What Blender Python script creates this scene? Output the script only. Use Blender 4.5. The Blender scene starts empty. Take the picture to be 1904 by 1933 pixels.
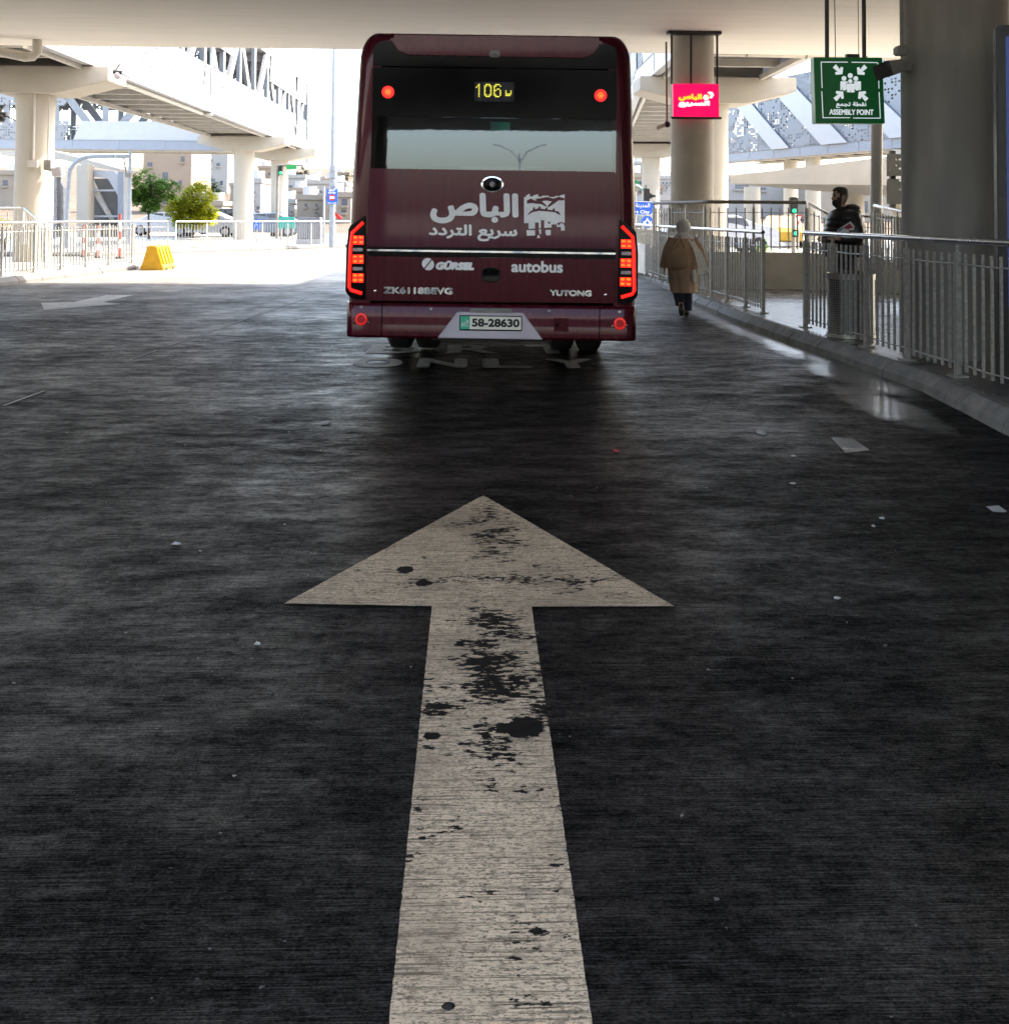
import bpy, bmesh, math, random
from mathutils import Vector, Matrix
SC = bpy.context.scene
COL = SC.collection
R = random.Random(7)
rad = math.radians

# ------------------------------------------------------------------ camera, sky, sun, exposure
CAM_H = 1.55
FPX, PPX, PPY = 2000.0, 952.0, 336.0        # focal length and principal point, photo measured as 1904 x 1933
CAM_M = (Matrix.Rotation(-0.031, 4, 'Z') @ Matrix.Rotation(rad(92.0), 4, 'X') @ Matrix.Rotation(0.007, 4, 'Z'))
cd = bpy.data.cameras.new('camera'); cam = bpy.data.objects.new('camera', cd); COL.objects.link(cam)
cam.matrix_world = Matrix.Translation((0, 0, CAM_H)) @ CAM_M
cd.sensor_fit = 'HORIZONTAL'; cd.sensor_width = 36.0; cd.lens = 36.0 * FPX / 1904.0
cd.shift_y = -(966.5 - PPY) / 1904.0; cd.clip_start = 0.05; cd.clip_end = 6000
SC.camera = cam
world = bpy.data.worlds.new('World'); SC.world = world; world.use_nodes = True
wn = world.node_tree
sky = wn.nodes.new('ShaderNodeTexSky'); sky.sky_type = 'NISHITA'; sky.sun_disc = False
SUN_EL, SUN_AZ = rad(46), math.atan2(0.90, 0.35)
sky.sun_elevation = SUN_EL; sky.sun_rotation = SUN_AZ; sky.dust_density = 3.0; sky.air_density = 1.0
bg = wn.nodes['Background']; bg.inputs[1].default_value = 0.15
wn.links.new(sky.outputs[0], bg.inputs[0])
sd = bpy.data.lights.new('sun', 'SUN'); sd.energy = 2.0; sd.angle = rad(0.5); sd.color = (1.0, 0.955, 0.88)
so = bpy.data.objects.new('sun', sd); COL.objects.link(so)
sv = Vector((math.sin(SUN_AZ) * math.cos(SUN_EL), math.cos(SUN_AZ) * math.cos(SUN_EL), math.sin(SUN_EL)))
so.rotation_euler = sv.to_track_quat('Z', 'Y').to_euler()
SC.view_settings.view_transform = 'Standard'; SC.view_settings.look = 'None'
SC.view_settings.gamma = 1.0; SC.view_settings.use_curve_mapping = False
SC.view_settings.exposure = 3.1
SC.view_settings.use_white_balance = True; SC.view_settings.white_balance_temperature = 7050; SC.view_settings.white_balance_tint = 10
SC.render.engine = 'CYCLES'
SC.cycles.max_bounces = 8; SC.cycles.diffuse_bounces = 5; SC.cycles.glossy_bounces = 4
SC.cycles.transparent_max_bounces = 12; SC.cycles.sample_clamp_indirect = 6.0
SC.cycles.use_denoising = True; SC.cycles.caustics_reflective = False; SC.cycles.caustics_refractive = False

# ------------------------------------------------------------------ helpers
def ray(px, py):
    return CAM_M.to_3x3() @ Vector(((px - PPX) / FPX, -(py - PPY) / FPX, -1.0))
def G(px, py, z=0.0):                        # point of the photo that lies at height z
    d = ray(px, py); t = (z - CAM_H) / d.z
    return Vector((d.x * t, d.y * t, z))
def W(px, py, Y):                            # point of the photo that lies at distance Y
    d = ray(px, py); t = Y / d.y
    return Vector((d.x * t, Y, CAM_H + d.z * t))

def tag(o, label=None, cat=None, group=None, kind=None):
    if label: o['label'] = label
    if cat: o['category'] = cat
    if group: o['group'] = group
    if kind: o['kind'] = kind
    return o
def thing(name, label, cat, loc=(0, 0, 0), group=None):
    o = bpy.data.objects.new(name, None); COL.objects.link(o); o.location = loc; o.empty_display_size = .2
    return tag(o, label, cat, group)
def kids(o): return [c for c in bpy.data.objects if c.parent == o]
def copy_tree(o, parent=None):
    c = o.copy(); COL.objects.link(c)
    if parent: c.parent = parent
    for ch in kids(o):
        copy_tree(ch, c)
    return c

class MB:
    def __init__(s): s.v = []; s.f = []; s.m = []; s.mi = 0
    def add(s, vs, fs):
        b = len(s.v); s.v += [tuple(v) for v in vs]
        for f in fs: s.f.append(tuple(i + b for i in f)); s.m.append(s.mi)
        return s
    def box(s, a, b, M=None):
        x0, y0, z0 = a; x1, y1, z1 = b
        vs = [Vector(p) for p in ((x0,y0,z0),(x1,y0,z0),(x1,y1,z0),(x0,y1,z0),(x0,y0,z1),(x1,y0,z1),(x1,y1,z1),(x0,y1,z1))]
        if M: vs = [M @ v for v in vs]
        return s.add(vs, [(0,3,2,1),(4,5,6,7),(0,1,5,4),(1,2,6,5),(2,3,7,6),(3,0,4,7)])
    def bar(s, p, q, w, h=None, up=(0, 0, 1)):       # rectangular bar from p to q
        p, q = Vector(p), Vector(q); h = h or w; d = (q - p).normalized(); u = Vector(up)
        if abs(d.dot(u)) > .98: u = Vector((0, 1, 0))
        sd_ = d.cross(u).normalized(); u = sd_.cross(d)
        vs = []
        for c in (p, q):
            for a, b in ((-1,-1),(1,-1),(1,1),(-1,1)): vs.append(c + sd_ * (a * w / 2) + u * (b * h / 2))
        return s.add(vs, [(0,1,2,3),(7,6,5,4),(0,4,5,1),(1,5,6,2),(2,6,7,3),(3,7,4,0)])
    def tube(s, pts, r, n=8, cap=True):
        pts = [Vector(p) for p in pts]; rs = r if isinstance(r, (list, tuple)) else [r] * len(pts); rings = []; b0 = []
        prev = None
        for i, p in enumerate(pts):
            d = (pts[min(i + 1, len(pts) - 1)] - pts[max(i - 1, 0)]).normalized()
            if prev is None:
                u = Vector((0, 0, 1)) if abs(d.z) < .9 else Vector((1, 0, 0))
                a = d.cross(u).normalized()
            else:
                a = (prev - d * prev.dot(d)).normalized()
            prev = a; b = d.cross(a)
            rings.append([p + (a * math.cos(2*math.pi*k/n) + b * math.sin(2*math.pi*k/n)) * rs[i] for k in range(n)])
        vs = [v for ring in rings for v in ring]; fs = []
        for i in range(len(pts) - 1):
            for k in range(n):
                fs.append((i*n+k, i*n+(k+1)%n, (i+1)*n+(k+1)%n, (i+1)*n+k))
        if cap: fs += [tuple(reversed(range(n))), tuple(range((len(pts)-1)*n, len(pts)*n))]
        return s.add(vs, fs)
    def loft(s, rings, cap=True, closed=True):
        n = len(rings[0]); vs = [v for r_ in rings for v in r_]; fs = []
        for i in range(len(rings) - 1):
            for k in range(n if closed else n - 1):
                fs.append((i*n+k, i*n+(k+1)%n, (i+1)*n+(k+1)%n, (i+1)*n+k))
        if cap: fs += [tuple(reversed(range(n))), tuple(range((len(rings)-1)*n, len(rings)*n))]
        return s.add(vs, fs)
    def prism(s, poly, d):                            # poly: 3D outline, d: extrusion vector
        d = Vector(d); poly = [Vector(p) for p in poly]; n = len(poly)
        vs = poly + [p + d for p in poly]
        fs = [tuple(range(n)), tuple(reversed(range(n, 2*n)))] + [(k, k+n, (k+1)%n+n, (k+1)%n) for k in range(n)]
        return s.add(vs, fs)
    def ball(s, c, r, n=12, m=8, sc=(1, 1, 1)):
        c = Vector(c); rings = []
        for i in range(1, m):
            t = math.pi * i / m
            rings.append([c + Vector((math.sin(t)*math.cos(2*math.pi*k/n)*r*sc[0], math.sin(t)*math.sin(2*math.pi*k/n)*r*sc[1], math.cos(t)*r*sc[2])) for k in range(n)])
        return s.loft(rings)
    def build(s, name, m=None, parent=None, smooth=False, bevel=0, auto=None, fix=True):
        me = bpy.data.meshes.new(name); me.from_pydata(s.v, [], s.f)
        ms = m if isinstance(m, (list, tuple)) else [m]
        for x in ms: me.materials.append(x)
        if len(ms) > 1: me.polygons.foreach_set('material_index', s.m)
        bm = bmesh.new(); bm.from_mesh(me)
        if fix: bmesh.ops.recalc_face_normals(bm, faces=bm.faces)
        if bevel: bmesh.ops.bevel(bm, geom=bm.edges[:], offset=bevel, segments=2, affect='EDGES', clamp_overlap=True)
        bm.to_mesh(me); bm.free()
        if smooth:
            me.polygons.foreach_set('use_smooth', [True] * len(me.polygons))
            me.set_sharp_from_angle(angle=auto if auto else rad(40))
        o = bpy.data.objects.new(name, me); COL.objects.link(o)
        if parent:
            o.parent = parent
            o.matrix_parent_inverse = Matrix() if parent.parent else Matrix.Translation(-parent.location)
        return o
def cyl(mb, c, r, z0, z1, n=32, r1=None):
    return mb.tube([(c[0], c[1], z0), (c[0], c[1], z1)], [r, r1 or r], n)
def skin(verts, edges, name, m, parent, sub=2):
    me = bpy.data.meshes.new(name); me.from_pydata([v[:3] for v in verts], edges, [])
    o = bpy.data.objects.new(name, me); COL.objects.link(o)
    o.modifiers.new('s', 'SKIN')
    for i, v in enumerate(verts):
        sv_ = me.skin_vertices[0].data[i]; sv_.radius = (v[3], v[4] if len(v) > 4 else v[3]); sv_.use_root = (i == 0)
    mo = o.modifiers.new('d', 'SUBSURF'); mo.levels = sub; mo.render_levels = sub
    bpy.context.view_layer.update()
    me2 = bpy.data.meshes.new_from_object(o.evaluated_get(bpy.context.evaluated_depsgraph_get()))
    bpy.data.objects.remove(o); me2.name = name
    me2.materials.clear(); me2.materials.append(m)
    me2.polygons.foreach_set('use_smooth', [True] * len(me2.polygons))
    o = bpy.data.objects.new(name, me2); COL.objects.link(o)
    if parent: o.parent = parent
    return o

# text as flat lettering: outlines fitted in a box of the plane (u, v) -> world by fn(u, v, depth)
def lettering(mb, s, fn, u0, u1, v0, v1, bold=0.0, shear=0.0, thick=0.0):
    c = bpy.data.curves.new('t', 'FONT'); c.body = s; c.size = 1.0; c.shear = shear
    o = bpy.data.objects.new('t', c); COL.objects.link(o); bpy.context.view_layer.update()
    me = bpy.data.meshes.new_from_object(o.evaluated_get(bpy.context.evaluated_depsgraph_get()))
    bpy.data.objects.remove(o)
    xs = [v.co.x for v in me.vertices]; ys = [v.co.y for v in me.vertices]
    ax, bx, ay, by = min(xs), max(xs), min(ys), max(ys)
    kx = (u1 - u0 - 2*bold) / (bx - ax); ky = (v1 - v0 - 2*bold) / (by - ay)
    offs = [(0, 0)] if not bold else [(bold*math.cos(k*math.pi/4), bold*math.sin(k*math.pi/4)) for k in range(8)] + [(0, 0)]
    for i, (du, dv) in enumerate(offs):
        mb.add([fn(u0 + bold + (v.co.x - ax) * kx + du, v0 + bold + (v.co.y - ay) * ky + dv, i * 0.00012) for v in me.vertices],
               [tuple(p.vertices) for p in me.polygons])
    bpy.data.meshes.remove(me)
    return mb
def ar(*names):                                   # joined Arabic letter forms, already in left-to-right drawing order
    return ''.join(names)

# ------------------------------------------------------------------ materials
def newmat(name):
    m = bpy.data.materials.new(name); m.use_nodes = True
    return m, m.node_tree, m.node_tree.nodes['Principled BSDF']
def N(t, kind, **k):
    n = t.nodes.new('ShaderNode' + kind)
    for a, b in k.items(): setattr(n, a, b)
    return n
def noise(t, sc, scale=(1, 1, 1), det=4, rough=.55, loc=(0, 0, 0)):
    tc = N(t, 'TexCoord'); mp = N(t, 'Mapping'); mp.inputs['Scale'].default_value = scale; mp.inputs['Location'].default_value = loc
    n = N(t, 'TexNoise'); n.inputs['Scale'].default_value = sc; n.inputs['Detail'].default_value = det; n.inputs['Roughness'].default_value = rough
    t.links.new(tc.outputs['Object'], mp.inputs[0]); t.links.new(mp.outputs[0], n.inputs['Vector'])
    return n.outputs['Fac']
def mathn(t, op, a, b=None, c=None, clamp=False):
    n = N(t, 'Math', operation=op, use_clamp=clamp)
    for i, x in enumerate((a, b, c)):
        if x is None: continue
        if hasattr(x, 'is_linked') or hasattr(x, 'links'): t.links.new(x, n.inputs[i])
        else: n.inputs[i].default_value = x
    return n.outputs[0]
def mapr(t, x, a, b, c, d):
    n = N(t, 'MapRange'); n.inputs[1].default_value = a; n.inputs[2].default_value = b; n.inputs[3].default_value = c; n.inputs[4].default_value = d
    t.links.new(x, n.inputs[0]); return n.outputs[0]
def mixc(t, f, a, b):
    n = N(t, 'Mix', data_type='RGBA')
    if hasattr(f, 'links'): t.links.new(f, n.inputs[0])
    else: n.inputs[0].default_value = f
    for i, x in ((6, a), (7, b)):
        if hasattr(x, 'links'): t.links.new(x, n.inputs[i])
        else: n.inputs[i].default_value = (*x, 1)
    return n.outputs[2]
def bump(t, b, h, strength=.3, dist=.01):
    n = N(t, 'Bump'); n.inputs['Strength'].default_value = strength; n.inputs['Distance'].default_value = dist
    t.links.new(h, n.inputs['Height']); t.links.new(n.outputs[0], b.inputs['Normal'])
def mat(name, c, rough=.6, metal=0, var=.15, sc=6, coat=0, bmp=0, scale=(1, 1, 1), spec=.5, dirt=None):
    m, t, b = newmat(name)
    f = noise(t, sc, scale); lo = tuple(x * (1 - var) for x in c); hi = tuple(min(1, x * (1 + var)) for x in c)
    r_ = mapr(t, f, .3, .7, 0, 1)
    col = mixc(t, r_, lo, hi)
    if dirt:
        f2 = noise(t, sc * .35, scale, 6, .7, (3, 5, 1)); col = mixc(t, mapr(t, f2, .52, .72, 0, .8), col, dirt)
    t.links.new(col, b.inputs['Base Color'])
    t.links.new(mapr(t, f, .3, .7, max(0, rough - .08), min(1, rough + .08)), b.inputs['Roughness'])
    b.inputs['Metallic'].default_value = metal; b.inputs['Specular IOR Level'].default_value = spec
    if coat: b.inputs['Coat Weight'].default_value = coat; b.inputs['Coat Roughness'].default_value = .06
    if bmp: bump(t, b, noise(t, sc * 6, scale, 5), bmp, .01)
    return m
def emis(name, c, e, base=(.02, .02, .02)):
    m, t, b = newmat(name)
    b.inputs['Base Color'].default_value = (*base, 1); b.inputs['Emission Color'].default_value = (*c, 1); b.inputs['Emission Strength'].default_value = e
    b.inputs['Roughness'].default_value = .3
    return m
def glassy(name, tint, ior=1.7):
    m, t, b = newmat(name); t.nodes.remove(b)
    out = t.nodes['Material Output']; tr = N(t, 'BsdfTransparent'); tr.inputs[0].default_value = (*tint, 1)
    gl = N(t, 'BsdfGlossy'); gl.inputs['Roughness'].default_value = .015; gl.inputs[0].default_value = (.80, .89, 1.0, 1); fr = N(t, 'Fresnel'); fr.inputs[0].default_value = ior
    nz = noise(t, 1.3); bp = N(t, 'Bump'); bp.inputs['Strength'].default_value = .007; bp.inputs['Distance'].default_value = .05
    t.links.new(nz, bp.inputs['Height']); t.links.new(bp.outputs[0], gl.inputs['Normal'])
    mx = N(t, 'MixShader'); t.links.new(fr.outputs[0], mx.inputs[0]); t.links.new(tr.outputs[0], mx.inputs[1]); t.links.new(gl.outputs[0], mx.inputs[2])
    t.links.new(mx.outputs[0], out.inputs[0]); return m
def perforated(name, c, cell=.16, dens=.5, big=.5):
    m, t, b = newmat(name); b.inputs['Base Color'].default_value = (*c, 1); b.inputs['Roughness'].default_value = .45; b.inputs['Metallic'].default_value = .1
    out = t.nodes['Material Output']; tc = N(t, 'TexCoord'); sp = N(t, 'SeparateXYZ'); t.links.new(tc.outputs['Object'], sp.inputs[0])
    u = mathn(t, 'DIVIDE', mathn(t, 'ADD', sp.outputs[0], sp.outputs[1]), cell); v = mathn(t, 'DIVIDE', sp.outputs[2], cell)
    cb = N(t, 'CombineXYZ'); t.links.new(mathn(t, 'FLOOR', u), cb.inputs[0]); t.links.new(mathn(t, 'FLOOR', v), cb.inputs[1])
    wn_ = N(t, 'TexWhiteNoise', noise_dimensions='2D'); t.links.new(cb.outputs[0], wn_.inputs['Vector'])
    big_ = N(t, 'TexNoise'); big_.inputs['Scale'].default_value = .12; t.links.new(cb.outputs[0], big_.inputs['Vector'])
    on = mathn(t, 'LESS_THAN', wn_.outputs[0], mapr(t, big_.outputs['Fac'], .35, .65, 0, dens * 1.6))
    fu = mathn(t, 'ABSOLUTE', mathn(t, 'SUBTRACT', mathn(t, 'FRACT', u), .5)); fv = mathn(t, 'ABSOLUTE', mathn(t, 'SUBTRACT', mathn(t, 'FRACT', v), .5))
    ins = mathn(t, 'MULTIPLY', mathn(t, 'LESS_THAN', fu, big / 2), mathn(t, 'LESS_THAN', fv, big / 2))
    hole = mathn(t, 'MULTIPLY', on, ins); tr = N(t, 'BsdfTransparent'); mx = N(t, 'MixShader')
    t.links.new(hole, mx.inputs[0]); t.links.new(b.outputs[0], mx.inputs[1]); t.links.new(tr.outputs[0], mx.inputs[2]); t.links.new(mx.outputs[0], out.inputs[0])
    return m

def road_material():
    m, t, b = newmat('road_concrete')
    groove = noise(t, 1.0, (1.4, 165, 1), 4, .65)            # broom lines across the lane
    streak = noise(t, 1.0, (1.1, 2.6, 1), 8, .74, (5, 2, 0))
    blot = noise(t, .55, (1, 1, 1), 5, .6, (1, 8, 0)); fine = noise(t, 160, (1, 1, 1), 2)
    st2 = noise(t, 1.0, (2.6, 5.5, 1), 9, .80, (9, 1, 0)); gr2 = noise(t, 21, (1, 1.2, 1), 6, .78, (8, 4, 0)); track = noise(t, 1.0, (2.1, .06, 1), 3, .6, (3, 0, 0)); scuff = noise(t, 3.2, (.8, 2.6, 1), 9, .82, (1, 5, 0)); grain = noise(t, 95, (1, 1.5, 1), 4, .8, (3, 3, 0)); line = noise(t, 1.0, (5, 230, 1), 3, .7, (2, 7, 0))
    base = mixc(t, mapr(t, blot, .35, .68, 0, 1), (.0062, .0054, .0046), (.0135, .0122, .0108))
    base = mixc(t, mapr(t, streak, .52, .70, 0, .6), base, (.028, .026, .024))
    base = mixc(t, mapr(t, st2, .52, .62, 0, .55), base, (.030, .028, .0255)); base = mixc(t, mapr(t, st2, .48, .38, 0, .6), base, (.0035, .0031, .0028))
    base = mixc(t, mapr(t, groove, .47, .39, 0, .7), base, (.0022, .002, .0018)); base = mixc(t, mapr(t, groove, .57, .66, 0, .5), base, (.030, .028, .026))
    base = mixc(t, mapr(t, line, .47, .41, 0, .85), base, (.0018, .0016, .0015)); base = mixc(t, mapr(t, line, .55, .62, 0, .6), base, (.040, .0375, .034))
    base = mixc(t, mapr(t, gr2, .54, .66, 0, .6), base, (.042, .039, .036)); base = mixc(t, mapr(t, gr2, .46, .36, 0, .7), base, (.002, .0018, .0017)); base = mixc(t, mapr(t, track, .52, .62, 0, .45), base, (.004, .0036, .0032)); base = mixc(t, mapr(t, scuff, .58, .68, 0, .6), base, (.11, .106, .10))
    base = mixc(t, mapr(t, grain, .55, .64, 0, .7), base, (.046, .043, .039)); base = mixc(t, mapr(t, grain, .45, .37, 0, .8), base, (.0015, .0014, .0013))
    spm = mathn(t, 'MULTIPLY', mapr(t, line, .42, .62, .25, 1.5), mathn(t, 'MULTIPLY', mapr(t, grain, .42, .62, .3, 1.45), mathn(t, 'MULTIPLY', mapr(t, gr2, .40, .60, .35, 1.5), mapr(t, st2, .42, .60, .45, 1.5))))
    spl = mathn(t, 'MULTIPLY', mathn(t, 'MULTIPLY', spm, mapr(t, blot, .35, .65, .5, 1.4)), .155)
    spk = noise(t, 38, (1, 1, 1), 2, .5, (7, 3, 0)); base = mixc(t, mapr(t, spk, .735, .78, 0, .8), base, (.22, .21, .19))
    dk = noise(t, 7, (1, 1.4, 1), 3, .5, (2, 9, 0)); base = mixc(t, mapr(t, dk, .72, .76, 0, .85), base, (.004, .004, .004))
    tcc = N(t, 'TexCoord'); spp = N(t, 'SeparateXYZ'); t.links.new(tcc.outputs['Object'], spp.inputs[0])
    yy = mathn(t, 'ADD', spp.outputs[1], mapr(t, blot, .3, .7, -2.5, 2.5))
    far_tone = mixc(t, mapr(t, streak, .3, .7, 0, 1), (.16, .157, .15), (.23, .227, .217))
    base = mixc(t, mapr(t, yy, 14, 27, 0, 1), base, far_tone)  # road colour grows paler towards and past the deck edge
    t.links.new(base, b.inputs['Base Color'])
    # wet film: shallow puddles by the kerb and a few damp spots in the lane
    tc = N(t, 'TexCoord'); sp = N(t, 'SeparateXYZ'); t.links.new(tc.outputs['Object'], sp.inputs[0])
    x, y = sp.outputs[0], sp.outputs[1]
    wob = mapr(t, noise(t, 1.4, (1, .8, 1), 5, .65, (0, 4, 0)), .3, .7, -.55, .55)
    wet = None
    for cx, cy, rx, ry in WET:
        d = mathn(t, 'ADD', mathn(t, 'POWER', mathn(t, 'DIVIDE', mathn(t, 'SUBTRACT', x, cx), rx), 2.0), mathn(t, 'POWER', mathn(t, 'DIVIDE', mathn(t, 'SUBTRACT', y, cy), ry), 2.0))
        w = mapr(t, mathn(t, 'ADD', d, wob), .35, 1.3, 1, 0)
        wet = w if wet is None else mathn(t, 'MAXIMUM', wet, w)
    wet = mathn(t, 'MULTIPLY', wet, mapr(t, mathn(t, 'ADD', mathn(t, 'MULTIPLY', st2, .6), mathn(t, 'MULTIPLY', gr2, .4)), .37, .50, .1, 1))
    rr = mathn(t, 'ADD', mapr(t, streak, .3, .7, .58, .36), mapr(t, blot, .35, .65, .06, -.08)); rr = mathn(t, 'ADD', mathn(t, 'ADD', rr, mapr(t, groove, .3, .7, .08, -.06)), mapr(t, st2, .35, .65, .17, -.15))
    mxs = N(t, 'Mix', data_type='FLOAT'); t.links.new(wet, mxs.inputs[0]); t.links.new(spl, mxs.inputs[2]); mxs.inputs[3].default_value = .9; t.links.new(mxs.outputs[0], b.inputs['Specular IOR Level'])
    mxr = N(t, 'Mix', data_type='FLOAT'); t.links.new(wet, mxr.inputs[0]); t.links.new(rr, mxr.inputs[2]); mxr.inputs[3].default_value = .30
    t.links.new(mxr.outputs[0], b.inputs['Roughness'])
    h = mathn(t, 'ADD', mathn(t, 'MULTIPLY', groove, .8), mathn(t, 'ADD', mathn(t, 'MULTIPLY', line, .6), mathn(t, 'MULTIPLY', grain, .9)))
    mxh = N(t, 'Mix', data_type='FLOAT'); t.links.new(wet, mxh.inputs[0]); t.links.new(h, mxh.inputs[2]); t.links.new(mathn(t, 'MULTIPLY', h, .5), mxh.inputs[3])
    bump(t, b, mxh.outputs[0], .5, .007); t.links.new(wet, b.inputs['Coat Weight']); b.inputs['Coat Roughness'].default_value = .2; b.inputs['Coat IOR'].default_value = 1.8
    return m
def paint_material(name, c, worn, spots, chip=.615):
    m, t, b = newmat(name)
    groove = noise(t, 1.0, (4.0, 150, 1), 4, .7); tone = noise(t, 3.2, (1, 1.2, 1), 6, .65); mid = noise(t, 24, (1, 1.5, 1), 4, .6)
    chipn = mathn(t, 'ADD', mathn(t, 'MULTIPLY', noise(t, 22, (1.0, 2.3, 1), 5, .68, (4, 1, 0)), .62), mathn(t, 'MULTIPLY', noise(t, 5.5, (1, 1.3, 1), 3, .5, (2, 2, 0)), .42))
    col = mixc(t, mapr(t, tone, .3, .7, 0, 1), tuple(x * .8 for x in c), c)
    col = mixc(t, mapr(t, groove, .475, .40, 0, .9), col, tuple(x * .12 for x in c))
    col = mixc(t, mapr(t, mid, .52, .70, 0, .7), col, tuple(x * .28 for x in c)); gr = noise(t, 85, (1, 2.2, 1), 5, .8, (2, 6, 0)); col = mixc(t, mapr(t, gr, .515, .575, 0, .85), col, tuple(x * .14 for x in c)); cl_ = noise(t, 1.7, (1, 1, 1), 6, .7, (6, 6, 0)); col = mixc(t, mapr(t, cl_, .48, .64, 0, .6), col, tuple(x * .35 for x in c))
    tc = N(t, 'TexCoord'); sp = N(t, 'SeparateXYZ'); t.links.new(tc.outputs['Object'], sp.inputs[0])
    th = None
    for cx, cy, rx, ry, am in spots:
        d = mathn(t, 'ADD', mathn(t, 'POWER', mathn(t, 'DIVIDE', mathn(t, 'SUBTRACT', sp.outputs[0], cx), rx), 2.0), mathn(t, 'POWER', mathn(t, 'DIVIDE', mathn(t, 'SUBTRACT', sp.outputs[1], cy), ry), 2.0))
        w = mapr(t, d, 0, 1.3, am, 0); th = w if th is None else mathn(t, 'MAXIMUM', th, w)
    v = mathn(t, 'ADD', chipn, th) if th is not None else chipn
    col = mixc(t, mapr(t, v, chip, chip + .02, 0, 1), col, worn)
    t.links.new(col, b.inputs['Base Color']); b.inputs['Roughness'].default_value = .65; b.inputs['Specular IOR Level'].default_value = .15
    bump(t, b, groove, .4, .006); return m

WET = []
for px_, py_, rx_, ry_ in ((1555, 664, .5, 2.4), (1480, 638, .45, 2.2), (1672, 768, .26, 1.0), (1610, 705, .34, 1.2), (1400, 612, .4, 3.0)):
    p_ = G(px_, py_); WET.append((p_.x, p_.y, rx_, ry_))
M = {}
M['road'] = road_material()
M['ground'] = mat('pale_ground', (.34, .31, .26), .9, var=.25, sc=.3, bmp=.2)
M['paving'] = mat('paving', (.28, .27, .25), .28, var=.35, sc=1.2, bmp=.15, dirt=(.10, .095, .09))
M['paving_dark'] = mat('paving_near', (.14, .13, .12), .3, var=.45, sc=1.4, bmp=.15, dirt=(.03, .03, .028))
M['kerb'] = mat('kerb_stone', (.17, .165, .155), .7, var=.4, sc=5, bmp=.35, dirt=(.06, .058, .054))
M['kerb_pale'] = mat('kerb_stone_pale', (.12, .116, .108), .7, var=.25, sc=4, bmp=.3, dirt=(.07, .067, .062))
M['concrete'] = mat('cream_concrete', (.44, .40, .335), .75, var=.05, sc=1.0, bmp=.05, dirt=(.38, .34, .28))
M['column'] = mat('column_concrete', (.42, .39, .34), .7, var=.10, sc=1.6, bmp=.12, dirt=(.36, .33, .28))
M['deckc'] = mat('deck_concrete', (.88, .83, .74), .8, var=.04, sc=.7, bmp=.05, scale=(.6, 5, 1))
M['wallc'] = mat('parapet_concrete', (.74, .71, .64), .75, var=.15, sc=2, bmp=.15, dirt=(.60, .57, .50))
M['white'] = mat('white_cladding', (.40, .405, .415), .4, var=.04, sc=2)
M['bluegrey'] = mat('bluegrey_cladding', (.24, .262, .30), .45, var=.05, sc=2)
M['steel_dark'] = mat('dark_soffit', (.10, .095, .09), .6, var=.2, sc=3)
M['steel_mid'] = mat('grey_steel', (.33, .33, .34), .5, var=.12, sc=4)
M['beam_pale'] = mat('pale_beam', (.5, .47, .42), .6, var=.1, sc=3)
M['truss'] = mat('truss_steel', (.21, .22, .235), .5, var=.08, sc=2)
M['perf'] = perforated('perforated_white', (.24, .245, .255), .17, .5, .55)
M['perf_dark'] = perforated('perforated_grey', (.20, .215, .24), .19, .62, .6)
M['stainless'] = mat('stainless', (.50, .50, .50), .26, 1, var=.03, sc=3)
M['galv'] = mat('galvanised', (.40, .395, .38), .42, .7, var=.25, sc=25, bmp=.1)
M['black'] = mat('black_metal', (.018, .017, .016), .45, var=.2, sc=10)
M['pipe'] = mat('pale_pipe', (.62, .58, .50), .5, var=.08, sc=5)
M['grey_box'] = mat('grey_fitting', (.20, .19, .175), .55, var=.15, sc=10)

# ------------------------------------------------------------------ ground, road, pavements, kerbs
def sheet(name, pts, z, m, kind='structure', thick=None):
    mb = MB()
    if thick: mb.prism([(p[0], p[1], z - thick) for p in pts], (0, 0, thick))
    else: mb.add([(p[0], p[1], z) for p in pts], [tuple(range(len(pts)))])
    return tag(mb.build(name, m), kind=kind)
sheet('ground', [(-2500, -2500), (2500, -2500), (2500, 2500), (-2500, 2500)], -.012, M['ground'])
sheet('road', [(-70, -60), (9, -60), (9, 64), (-70, 64)], 0, M['road'])
KR = [G(x, y) for x, y in ((1904, 825), (1753, 744), (1616, 693), (1480, 645), (1376, 606), (1307, 575), (1262, 548), (1203, 522))]
k0 = KR[0]; KR = [Vector((k0.x - .05, -40, 0)), Vector((k0.x - .04, 4.0, 0)), Vector((k0.x - .02, 6, 0))] + KR
kl = KR[-1]; KR += [Vector((kl.x + .12, 33, 0)), Vector((kl.x + .1, 38, 0)), Vector((kl.x - .6, 43, 0)), Vector((kl.x - 2.6, 47.6, 0))]
KL = [Vector((-15.5, -40, 0)), Vector((-14.0, 10, 0))] + [G(x, y) for x, y in ((-60, 549), (0, 540), (70, 531), (150, 522), (210, 514), (262, 508))]
e = KL[-1]; KL += [e + Vector((-.2, .8, 0)), e + Vector((-1.2, 1.7, 0)), e + Vector((-6, 2.2, 0)), e + Vector((-60, 3, 0))]
KF = [G(x, y) for x, y in ((180, 484), (325, 478), (420, 475), (540, 471), (655, 467))]
KF = [KF[0] + Vector((-40, -4, 0))] + KF + [KR[-1]]
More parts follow.
